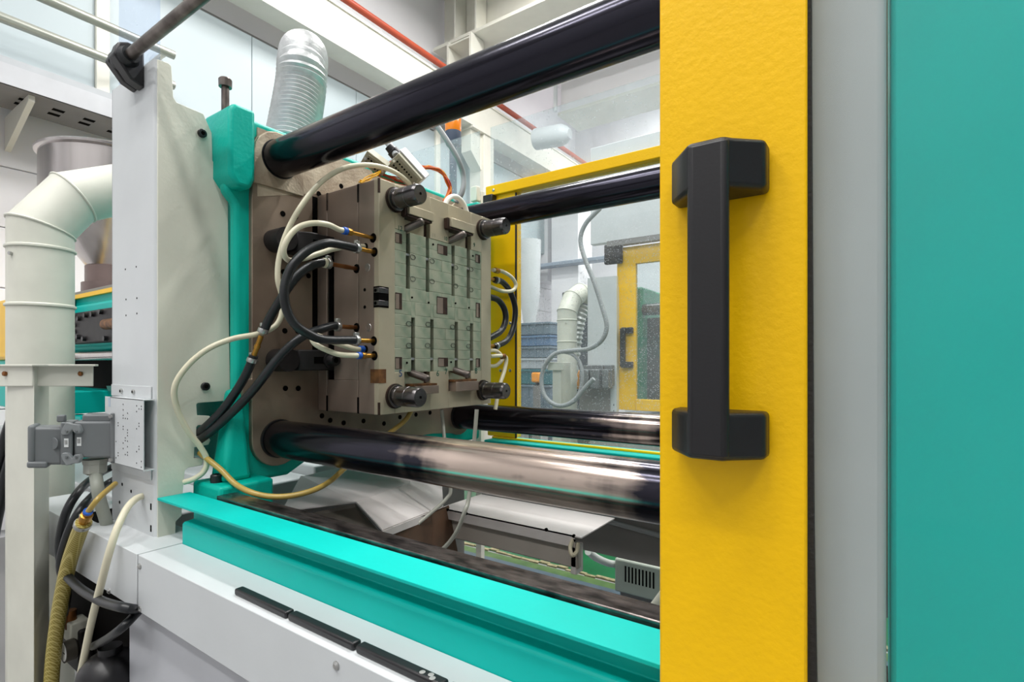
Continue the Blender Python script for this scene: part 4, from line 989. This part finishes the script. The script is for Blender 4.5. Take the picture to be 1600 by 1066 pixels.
t = thing('chute', (-1.1, 1.0, -0.55), 'white folded chute plate sloping under the stationary platen', 'chute')
P = lambda a, b, Z: at(a, b, Z=Z)
def quad(nm, m, par, pts, th=0.003):
    n = (pts[1] - pts[0]).cross(pts[2] - pts[0]).normalized() * th
    return MB().hull8(pts, [p - n for p in pts]).build(nm, m, par)
q1, q2, q3, q4 = at(556, 786, d=1.30), at(640, 756, d=1.62), at(692, 792, d=1.52), at(597, 830, d=1.20)
quad('sloping_plate', TRAYW, t, [q1, q2, q3, q4])
quad('front_fold', TRAYW, t, [q4, q3, q3 - ZA * 0.022, q4 - ZA * 0.016])
q5, q6 = at(690, 752, d=1.78), at(640, 735, d=1.80)
quad('rear_plate', TRAYW, t, [q2, q6, q5, q3])
q7, q8 = at(440, 800, d=1.30), at(470, 745, d=1.62)
quad('upper_plate', TRAYW, t, [q7, q8, q2, q1])
quad('top_plate', TRAYW, t, [q8, at(600, 715, d=1.75), q6, q2])
t = thing('splash_plate', (-1.0, 1.1, -0.7), 'brown rusty sheet hanging below the white chute', 'sheet')
a, b, c, d_ = at(597, 832, d=1.22), at(700, 790, d=1.53), at(722, 905, d=1.50), at(560, 900, d=1.22)
quad('sheet', mat('rust_sheet', rgb(112, 82, 62), 0.5, 0.3, col2=rgb(70, 56, 48), vscale=6), t, [a, b, c, d_])
quad('side_sheet', mat('dark_sheet', rgb(76, 70, 62), 0.5, 0.2), t, [at(430, 815, d=1.32), q1 + ZA * -0.004, at(597, 836, d=1.21), at(560, 900, d=1.21)])

# rear teal beam and rear guard
t = thing('rear_rail', (0, 1.66, -0.37), 'teal rear rail of the bed seen under the far tie bar', 'rail')
MB().box(-1.22, 1.2, 1.575, 1.70, -0.37, -0.288).build('beam', TEAL, t, 0.004)
MB().box(-1.22, 1.2, 1.625, 1.64, -0.288, -0.281).build('yellow_edge', YEL, t, 0.001)
YG = 1.63
t = thing('rear_guard', (-0.5, YG, -0.262), 'yellow framed rear safety guard with splashed clear window', 'safety guard')
MB().box(-1.245, -1.113, YG, YG + 0.04, -0.28, 0.684).build('stile', YEL, t, 0.003)
MB().box(-1.113, -1.1085, YG - 0.003, YG + 0.004, -0.28, 0.64).build('gasket', RUBEDGE, t)
MB().box(-1.245, 1.0, YG - 0.012, YG + 0.04, 0.645, 0.684).build('top_rail', YEL, t, 0.003)
MB().box(-1.245, -1.20, YG - 0.03, YG, 0.615, 0.645).build('roller_bracket', BLKP, t, 0.003)
PANEB = panemat('clear_pane_splashed', (0.93, 0.96, 0.96, 1), 0.50, 240, film=0.16)
MB().box(-1.11, 1.0, YG + 0.012, YG + 0.017, -0.28, 0.645).build('window_pane', PANEB, t)
for q in ((771, 297), (797, 505), (797, 579), (782, 579)): p = at(q[0], q[1], Y=YG - (0.012 if q[1] < 300 else 0)); MB().lathe(p + YA * 0.002, p - YA * 0.003, [(0, 0.006), (0.6, 0.006), (1, 0.003)], 12).build('screw', ZINC, t)
PANEC = panemat('clear_pane_scuffed', (0.93, 0.96, 0.97, 1), 0.16, 160, film=0.30)
o = MB().box(-1.245, 1.0, YG + 0.02, YG + 0.025, 0.684, 0.925).build('clear_top_shield', PANEC); tag(o, 'scuffed clear shield standing on the yellow rear top rail', 'shield')
o = MB().box(-1.95, -1.30, YG + 0.02, YG + 0.025, 0.50, 0.925).build('clear_top_shield', PANEC); tag(o, 'clear shield above the platen beside the orange beacon', 'shield')
p = at(741, 303, Y=YG)
t = thing('shield_holder', (p.x, YG, FZ), 'cream holder post with a clamp at the foot of the clear shield', 'holder')
MB().box(p.x - 0.016, p.x + 0.016, YG - 0.005, YG + 0.0195, p.z - 0.03, p.z + 0.03).build('clamp', BEAMM, t, 0.004)
MB().box(p.x - 0.016, p.x + 0.01, YG + 0.03, YG + 0.055, FZ, p.z + 0.02).build('post', BEAMM, t, 0.002)
MB().box(p.x - 0.016, p.x + 0.01, YG + 0.02, YG + 0.03, p.z - 0.02, p.z - 0.005).build('spacer', BEAMM, t)

# beacon
t = thing('beacon_light', at(708, 330, Y=1.78), 'orange alarm beacon on a slate pole behind the clear shield', 'beacon')
p = at(708, 200, Y=1.78)
MB().lathe(p + ZA * -0.02, p + ZA * 0.06, [(0, 0.034), (0.1, 0.036), (0.9, 0.036), (1, 0.030)], 28).build('lens', ORANGE, t)
MB().lathe(p + ZA * -0.08, p + ZA * -0.02, [(0, 0.030), (0.3, 0.036), (1, 0.036)], 28).build('socket', SLATE, t)
MB().cyl((p.x, p.y, FZ), (p.x, p.y, p.z - 0.08), 0.0165, n=16).build('pole', SLATE, t)

# silver flexible exhaust hose
t = thing('flexible_duct', (-1.55, 1.0, 0.588), 'silver corrugated flexible duct rising behind the teal platen', 'duct')
T_ = at(470, 138, d=1.72)
fd = spline([at(453, 235, d=1.64), at(461, 192, d=1.68), T_, T_ + Vector((-0.005, 0.01, 0.08)), T_ + Vector((-0.06, 0.05, 0.15)), T_ + Vector((-0.16, 0.11, 0.17)), T_ + Vector((-0.34, 0.19, 0.10))], 26)
fd = resample(fd, 0.0040)
MB().tube(fd, 0.078, 36, rf=lambda i: 0.0755 + 0.003 * math.sin(i * 2 * math.pi / 4)).build('corrugated_hose', FLEX, t)

# ------------------------------------------------------------------ front sliding door
YD = 0.462
t = thing('sliding_door', (0.3, YD, -0.42), 'yellow sliding safety door with a black handle and clear window', 'safety door')
door = t
xl = at(1030, 500, Y=YD).x; xr = at(1261, 500, Y=YD).x
MB().box(xl, xr, YD, YD + 0.028, ZW + 0.004, 0.72).build('stile', YEL, t, 0.002)
MB().box(xr, 1.05, YD + 0.002, YD + 0.028, 0.60, 0.72).build('top_rail', YEL, t, 0.002)
MB().box(xr, 1.05, YD + 0.002, YD + 0.028, ZW + 0.004, -0.30).build('bottom_rail', YEL, t, 0.002)
gx = [(xr, 0.60), (xr + 0.0015, 0.60), (xr + 0.0025, 0.2), (xr + 0.004, -0.1), (xr + 0.0045, -0.15), (xr + 0.006, -0.24), (xr + 0.007, -0.30), (xr, -0.30)]
MB().prism(gx, 'y', YD + 0.004, YD + 0.012).build('gasket', RUBEDGE, t)
PANEF = panemat('clear_pane_front', (0.97, 0.985, 0.985, 1), 0.0, 100, film=0.012, refl_rough=0.06)
MB().box(xr - 0.004, 1.05, YD + 0.012, YD + 0.017, -0.30, 0.605).build('window_pane', PANEF, t)
K = YD / 0.55                              # handle: two flared feet and a square grip
sc = lambda pts: [(x * K, y * K) for x, y in pts]
yf_ = 0.497
grip = sc([(-0.147, yf_ + 0.004), (-0.143, yf_), (-0.113, yf_), (-0.109, yf_ + 0.004), (-0.111, yf_ + 0.014), (-0.147, yf_ + 0.016)])
hroot = MB().prism(grip, 'z', -0.086 * K, 0.203 * K).build('handle', BLKP, t, 0.0025, seg=3)
foot = sc([(-0.171, 0.55), (-0.171, 0.532), (-0.147, yf_ + 0.003), (-0.143, yf_ + 0.001), (-0.113, yf_ + 0.001), (-0.106, yf_ + 0.010), (-0.083, 0.528), (-0.083, 0.55)])
for z0, z1 in ((0.160, 0.206), (-0.089, -0.045)):
    MB().prism(foot, 'z', z0 * K, z1 * K).build('handle_foot', BLKP, hroot, 0.004, seg=3)

# ------------------------------------------------------------------ hoses, filter and gauge at the lower left
Yh = 0.405
hz = lambda pts, Y=Yh: [at(a, b, Y=(c[0] if c else Y)) for a, b, *c in pts]
hose('power_cable', hz([(192, 722, 0.58), (160, 738, 0.54), (130, 760, 0.45), (106, 795, 0.41), (95, 835), (94, 868), (102, 895), (125, 920), (160, 940), (195, 950), (216, 953, 0.44)]), 0.0092, BLKR, 'black ribbed hose bowing round the corner of the bed, outer one', 'hose', 'black hoses at the bed corner')
hose('power_cable', hz([(192, 742, 0.58), (162, 760, 0.53), (135, 785, 0.44), (115, 815, 0.41), (101, 850, 0.402), (95, 885, 0.40), (104, 925, 0.42), (100, 960, 0.44)]), 0.0092, BLKR, 'black ribbed hose bowing round the corner of the bed, inner one', 'hose', 'black hoses at the bed corner')
hose('power_cable', hz([(216, 956, 0.44), (192, 980), (168, 998), (146, 1010, 0.43)]), 0.0085, BLKR, 'short black hose running from the bed corner to the filter', 'hose')
h = hose('braided_hose', hz([(131, 816), (122, 838), (108, 880), (97, 930), (89, 980), (83, 1030), (79, 1090), (77, 1150)]), 0.0148, BRAID, 'olive-yellow braided hose hanging before the cream stand post', 'hose', n=20)
p = at(131, 816, Y=Yh); d0 = (at(122, 838, Y=Yh) - p).normalized()
clip(h, p + d0 * 0.008, d0, 0.0168)
MB().lathe(p, p - d0 * 0.034, [(0, 0.009), (0.3, 0.009), (0.32, 0.0115), (0.75, 0.0115), (0.78, 0.008), (1, 0.007)], 10).build('brass_fitting', BRASS, h)
ring(h, p - d0 * 0.036, d0, 0.009, 0.006, BLUEP, 'blue_collar')
hose('air_tube', [p - d0 * 0.036] + hz([(155, 778, 0.42), (180, 756, 0.47)]), 0.0058, TUBEY, 'thin yellow tube from the braided hose fitting up to the post', 'tube')
hose('air_tube', hz([(224, 775, 0.496), (212, 780, 0.475), (198, 795, 0.45), (183, 826, 0.425), (170, 866, 0.41), (156, 920), (143, 972), (131, 1030), (122, 1075), (112, 1130)]), 0.0072, TUBEW, 'milky tube hanging from the white post across the bed corner', 'tube')
t = thing('filter_bowl', at(172, 1075, Y=0.44), 'black filter bowl with a domed cap below the bed corner', 'filter')
c = at(172, 1040, Y=0.44)
MB().lathe(c - ZA * 0.04, c + ZA * 0.03, [(0, 0.058), (0.35, 0.060), (0.6, 0.055), (0.85, 0.040), (1, 0.018)], 32).build('cap', BLKP, t)
MB().lathe(c - ZA * 0.16, c - ZA * 0.04, [(0, 0.04), (0.3, 0.055), (1, 0.056)], 32).build('bowl', CREAM, t)
MB().cyl(c + ZA * 0.028, c + ZA * 0.042, 0.022, n=16).build('knob', BLKP, t)
t = thing('pressure_gauge', at(98, 1050, Y=0.44), 'small round pressure gauge half hidden by the braided hose', 'gauge')
c = at(104, 1018, Y=0.43)
gd = MB().lathe(c + YA * 0.02, c - YA * 0.006, [(0, 0.02), (0.2, 0.025), (1, 0.025)], 28).build('case', mat('gauge_case', rgb(92, 88, 80), 0.35, 0.7), t)
MB().lathe(c, c - YA * 0.0066, [(0, 0.021), (1, 0.021)], 28).build('dial', STICK, t)
MB().box(c.x - 0.001, c.x + 0.012, c.y - 0.0072, c.y - 0.0066, c.z - 0.001, c.z + 0.001).build('needle', INK, t)
t = thing('valve_manifold', at(120, 1000, Y=0.47), 'dark valve manifold in the recess below the white bed panel', 'valve')
c = at(118, 980, Y=0.475)
MB().box(c.x - 0.09, c.x + 0.06, 0.465, 0.495, c.z - 0.10, c.z + 0.01).build('body', CLAMPB, t, 0.006)
MB().cyl((c.x + 0.02, 0.46, c.z + 0.01), (c.x + 0.02, 0.46, c.z + 0.055), 0.012, n=12).build('stem', COPPER, t)
MB().box(c.x + 0.0, c.x + 0.05, 0.45, 0.49, c.z - 0.02, c.z + 0.03).build('cream_block', CREAM, t, 0.004)
for i in range(2):
    hose('power_cable', [at(-40, 1010 + i * 30, d=1.7), at(-22, 860 + i * 50, d=1.7), at(-10, 760 + i * 70, d=1.7), at(8, 690 + i * 60, d=1.7), at(26, 640 + i * 55, d=1.7), at(40, 610 + i * 55, d=1.72), at(58, 590 + i * 40, d=1.95), at(78, 580 + i * 30, d=2.25)], 0.017, BLKR, ('upper' if i == 0 else 'lower') + ' of two black hoses at the edge of the picture behind the stand post', 'hose', 'black hoses behind the stand post')

# vent box and pipe beneath the rear of the bed
t = thing('vent_box', at(995, 930, d=2.4), 'grey-green slotted electrical box on the floor beyond the bed', 'electrical box')
a = at(960, 872, Y=2.22); b = at(1035, 905, Y=2.22)
MB().box(a.x, a.x + 0.55, 2.22, 2.40, a.z - 0.15, a.z).build('box', mat('box_sage', rgb(170, 178, 168), 0.45), t, 0.008)
for k in range(18):
    if k == 9: continue
    x = a.x + 0.05 + k * 0.016; MB().box(x, x + 0.007, 2.2185, 2.222, a.z - 0.095, a.z - 0.025).build('vent_slot', HOLE, t)
MB().box(a.x + 0.02, a.x + 0.5, 2.24, 2.38, FZ, a.z - 0.15).build('plinth', GREYPL, t)
hose('conduit', [at(919, 862, Y=2.0), at(932, 872, Y=2.08), at(950, 880, Y=2.2), at(962, 882, Y=2.26)], 0.016, mat('conduit_white', rgb(196, 200, 196), 0.4), 'white conduit running into the slotted grey box', 'conduit')
o = MB().tube([at(940, 812, Y=1.59), at(1060, 845, Y=1.59)], 0.008, 10).build('steel_conduit', GREYC); tag(o, 'thin grey pipe along the rear web of the bed', 'pipe')
o = MB().tube([at(1040, 930, Y=0.80), at(1006, 975, Y=0.80)], 0.010, 10).build('support_strut', CREAM); tag(o, 'cream strut rising behind the slide way near the door', 'strut')

# ------------------------------------------------------------------ neighbouring machine beyond the rear window
DX, DY = -0.325, 3.18
copy_tree(post, (DX, DY, 0), 'white cover post of the neighbouring machine seen through the rear window')
t = thing('neighbour_door', (-1.2, 3.72, FZ + 0.9), 'yellow framed door of the neighbouring machine with a black handle', 'safety door')
YN = 3.72
xa = at(964, 500, Y=YN).x; xb = at(993, 500, Y=YN).x
z0 = at(1000, 642, Y=YN).z; z1 = at(964, 388, Y=YN).z
wz0 = at(993, 624, Y=YN).z; wz1 = at(993, 412, Y=YN).z
MB().box(xa, xb, YN, YN + 0.04, z0, z1).build('stile', YEL, t, 0.003)
MB().box(xb, 1.2, YN, YN + 0.04, wz1, z1).build('top_rail', YEL, t, 0.003)
MB().box(xb, 1.2, YN, YN + 0.04, z0, wz0).build('bottom_rail', YEL, t, 0.003)
MB().box(xb, 1.2, YN + 0.015, YN + 0.02, wz0, wz1).build('window_pane', panemat('clear_pane_far', (0.9, 0.94, 0.94, 1), 0.2, 90, film=0.1), t)
hx0 = at(968, 540, Y=YN - 0.05).x
hr = MB().box(hx0, hx0 + 0.04, YN - 0.05, YN - 0.025, at(970, 573, Y=YN).z, at(970, 514, Y=YN).z).build('handle', BLKP, t, 0.004)
for py in (517, 570): zc = at(970, py, Y=YN).z; MB().box(hx0, hx0 + 0.09, YN - 0.03, YN, zc - 0.022, zc + 0.022).build('handle_foot', BLKP, hr, 0.004)
o = MB().box(xa - 0.06, 1.2, YN - 0.05, YN + 0.01, z1 + 0.01, z1 + 0.05).build('door_track', GREYPL); tag(o, 'grey sliding track above the neighbouring yellow door', 'track')
o = MB().box(xa - 0.09, xa + 0.05, YN - 0.04, YN + 0.005, z1 - 0.12, z1 + 0.03).build('track_roller', CLAMPB, None, 0.01); tag(o, 'dark roller bracket at the end of the neighbouring door track', 'bracket')
o = MB().box(at(920, 340, Y=YN).x, 1.2, YN + 0.03, YN + 0.09, z1 + 0.06, at(920, 300, Y=YN).z + 0.35).build('neighbour_hood', WHT, None, 0.005); tag(o, 'pale upper hood panel of the neighbouring machine', 'panel')
t = thing('neighbour_platen', (-1.0, 4.2, FZ + 0.9), 'green platen inside the neighbouring machine behind its window', 'platen')
MB().box(-1.62, -1.50, 3.95, 4.9, -0.3, 0.6).build('casting', GREENP, t, 0.02)
MB().lathe((-1.50, 3.98, 0.42), (1.0, 3.98, 0.42), [(0, 0.045), (1, 0.045)], 24).build('tie_bar', PINM, t)
MB().box(-1.5, -0.9, 4.05, 4.6, -0.30, 0.36).build('mold_block', CLAMPB, t, 0.005)
o = MB().box(-1.78, 1.2, 3.6, 5.0, FZ, -0.42).build('neighbour_bed', mat('neighbour_bed_paint', rgb(150, 154, 156), 0.5), None, 0.01); tag(o, 'pale machine bed of the neighbouring machine', 'machine bed')
# duct, stand, flexible duct and cables of the neighbour
ddx = at(886, 520, Y=cy_ + DY).x - cx_
copy_tree(duct, (ddx, DY, 0), 'white duct elbow of the neighbouring machine behind the splashed window')
p = at(903, 500, Y=3.62)
t = thing('flexible_duct', (p.x, p.y, -0.2), 'silver corrugated duct dropping beside the neighbouring white elbow', 'duct')
fd = spline([at(909, 478, Y=3.95), at(902, 500, Y=3.92), at(897, 525, Y=3.92), at(893, 555, Y=3.92), at(888, 600, Y=3.92), at(884, 640, Y=3.92)], 14)
MB().tube(fd, 0.07, 24, rf=lambda i: 0.070 + 0.006 * math.sin(i * math.pi / 2)).build('corrugated_hose', FLEX, t)
t = thing('neighbour_stand', (-1.9, 3.3, FZ), 'cream stand post in front of the neighbouring duct', 'stand')
a = at(872, 566, Y=3.35); b = at(882, 700, Y=3.35)
xa2, xb2 = at(854, 560, Y=3.35).x, at(882, 560, Y=3.35).x
MB().prism([(xa2 + 0.05, 3.35), (xb2 - 0.03, 3.35), (xb2 - 0.03, 3.50), (xa2 + 0.05, 3.50)], 'z', FZ, a.z).build('upright', IVORY, t, 0.004)
MB().box(xb2 - 0.13, xb2 - 0.0, 3.33, 3.36, a.z - 0.06, a.z).build('top_angle', IVORY, t, 0.003)
pts = [at(x, y, Y=3.30) for x, y in ((938, 325), (915, 350), (907, 375), (914, 405), (928, 440), (941, 480), (948, 510), (940, 532), (920, 545), (895, 548), (870, 552), (852, 570), (846, 595), (852, 620), (872, 634), (895, 628), (915, 605), (928, 592))]
hose('control_cable', pts, 0.016, GREYC, 'grey cable coiled before the neighbouring machine post', 'cable')
for i, (px0, px1, lb) in enumerate(((907, 919, 'grey plug connector of the neighbouring machine, nearest its stand'), (921, 936, 'grey plug connector of the neighbouring machine with the cable plugged in'), (940, 950, 'grey plug connector of the neighbouring machine, nearest its yellow door'))):
    t = thing('plug_connector', at(px0, 610, Y=3.55), lb, 'connector', 'plugs on the neighbouring post')
    a, b = at(px0, 577, Y=3.55), at(px1, 608, Y=3.55)
    MB().box(a.x, b.x, 3.55, 3.64, b.z, a.z).build('hood', GREYP, t, 0.01)
    MB().box(a.x - 0.005, b.x + 0.005, 3.60, 3.66, b.z + 0.02, a.z + 0.03).build('housing', GREYP, t, 0.006)
t = thing('junction_box', (-1.7, 3.68, -0.42), 'slim grey junction box behind the neighbouring plug connectors', 'junction box')
a, b = at(905, 574, Y=3.66), at(953, 612, Y=3.66)
MB().box(a.x, b.x, 3.641 + 0.02, 3.669, -0.419, a.z).build('box', GREYPL, t, 0.003)
pts = [at(x, y, Y=3.31) for x, y in ((852, 566), (868, 552), (890, 552), (905, 565), (910, 590), (903, 618), (884, 634))]
hose('control_cable', pts, 0.013, GREYC, 'thinner grey cable closing the coil round the neighbouring stand', 'cable')
o = MB().box(at(878, 500, Y=4.7).x, at(925, 500, Y=4.7).x, 4.7, 5.0, FZ, at(900, 455, Y=4.7).z).build('control_cabinet', mat('cabinet_slate', rgb(70, 78, 86), 0.5), None, 0.01); tag(o, 'dark slate cabinet behind the neighbouring flexible duct', 'cabinet')
# background stock and drives
for i, (y0p, y1p, m, lb) in enumerate(((505, 524, CRATEG, 'topmost slate crate of the stack behind the splashed window'), (525, 541, CRATE, 'blue-grey crate second from the top of the far stack'), (542, 559, CRATEG, 'slate crate third from the top of the far stack'), (560, 576, mat('white_crate', rgb(170, 178, 184), 0.5), 'pale crate fourth from the top of the far stack'), (577, 600, mat('teal_crate', rgb(60, 110, 118), 0.5), 'dark teal crate fifth from the top of the far stack'), (601, 640, CRATEG, 'slate crate at the bottom of the far stack'))):
    a = at(808, y0p, Y=5.6); b = at(808, y1p + 0.8, Y=5.6); b.x = at(858, y1p, Y=5.6).x
    t = thing('stock_crate', (a.x, 5.6, b.z), lb, 'crate', 'stack of crates beyond the window')
    MB().box(a.x - 0.12, b.x, 5.62, 6.1, b.z + 0.003, a.z).build('body', m, t, 0.01)
    MB().box(a.x - 0.13, b.x + 0.01, 5.605, 6.11, a.z - 0.03, a.z - 0.004).build('rim', m, t, 0.004)
    for k in range(5): xx = a.x - 0.06 + k * (b.x - a.x + 0.06) / 5; MB().box(xx, xx + 0.012, 5.608, 5.622, b.z + 0.01, a.z - 0.03).build('rib', m, t)
t = thing('crate_table', (-2.6, 5.85, FZ), 'low dark table under the far crate stack', 'table')
a = at(808, 641.0, Y=5.6); b = at(858, 641.0, Y=5.6)
MB().box(a.x - 0.15, b.x + 0.03, 5.6, 6.12, a.z - 0.035, a.z + 0.002).build('top', SLATE, t, 0.004)
for x in (a.x - 0.12, b.x - 0.03):
    for y in (5.62, 6.06): MB().box(x, x + 0.04, y, y + 0.04, FZ, a.z - 0.035).build('leg', SLATE, t)
for px, py, s, lb in ((890, 593, 0.085, 'orange drive motor beside the neighbouring stand post'), (836, 590, 0.06, 'small orange drive motor before the far crates')):
    p = at(px, py, Y=4.2 if px > 860 else 5.3)
    t = thing('drive_motor', p - ZA * s, lb, 'motor')
    MB().box(p.x - s, p.x + s, p.y, p.y + s * 1.6, p.z - s, p.z + s).build('housing', mat('motor_orange', rgb(236, 150, 30), 0.4), t, 0.02)
    MB().cyl((p.x, p.y + s, p.z - s), (p.x, p.y + s, p.z - s * 1.7), s * 0.5, n=14).build('shaft_flange', BLKP, t)
    MB().box(p.x - 0.04, p.x + 0.04, p.y + 0.02, p.y + s, FZ, p.z - s * 1.6).build('pedestal', GREYPL, t)
hc = copy_tree(hopper, (1.05, 5.1, -0.25), 'steel hopper far behind the neighbouring machine')
t = thing('hopper_stand', (-2.25, 6.19, FZ), 'white pedestal cabinet carrying the far steel hopper', 'cabinet')
MB().box(-2.5, -2.0, 6.0, 6.4, FZ, 0.048).build('body', WHT, t, 0.01)
MB().box(-2.46, -2.04, 5.985, 6.0, FZ + 0.1, 0.0).build('door', WHT, t, 0.004)
t = thing('dust_collector', (-1.9, 6.6, FZ), 'tall white cabinet with a flared hood in the far hall', 'cabinet')
a = at(796, 372, Y=6.2); b = at(838, 372, Y=6.2)
MB().lathe((a.x + 0.15, 6.5, 0.6), (a.x + 0.15, 6.5, a.z), [(0, 0.09), (0.3, 0.15), (1, 0.17)], 28).build('cyclone', WHT, t)
MB().cyl((a.x + 0.15, 6.5, FZ), (a.x + 0.15, 6.5, 0.62), 0.09, n=20).build('leg_pipe', WHT, t)
t = thing('wall_shelf_duct', (-1.2, 7.5, 1.0), 'pale square duct with a funnel low on the far wall', 'duct')
a = at(846, 430, Y=7.6); b = at(900, 462, Y=7.6)
MB().box(a.x - 0.3, a.x + 0.12, 7.6, 8.0, at(846, 440, Y=7.6).z, 3.0).build('square_duct', WALLM, t, 0.01)
MB().box(a.x + 0.25, a.x + 0.75, 7.5, 8.0, -0.9, 3.0).build('pillar_box', WALLM, t, 0.01)
MB().box(a.x - 0.8, a.x + 1.3, 7.3, 7.5, at(846, 416, Y=7.5).z - 0.06, at(846, 416, Y=7.5).z).build('ledge', mat('ledge_slate', rgb(150, 162, 176), 0.5), t, 0.01)
# lamp housing bell in the far hall
t = thing('air_unit', (-1.2, 6.2, 2.3), 'white rounded air unit hanging under the far beam', 'air unit')
a = at(862, 205, Y=6.0)
MB().lathe((a.x - 0.30, 6.1, a.z), (a.x + 0.22, 6.1, a.z - 0.05), [(0, 0.14), (0.75, 0.14), (0.9, 0.11), (1, 0.06)], 28).build('housing', WHT, t)
MB().cyl((a.x, 6.1, a.z + 0.3), (a.x, 6.1, CEIL), 0.03, n=10).build('hanger', WHT, t)
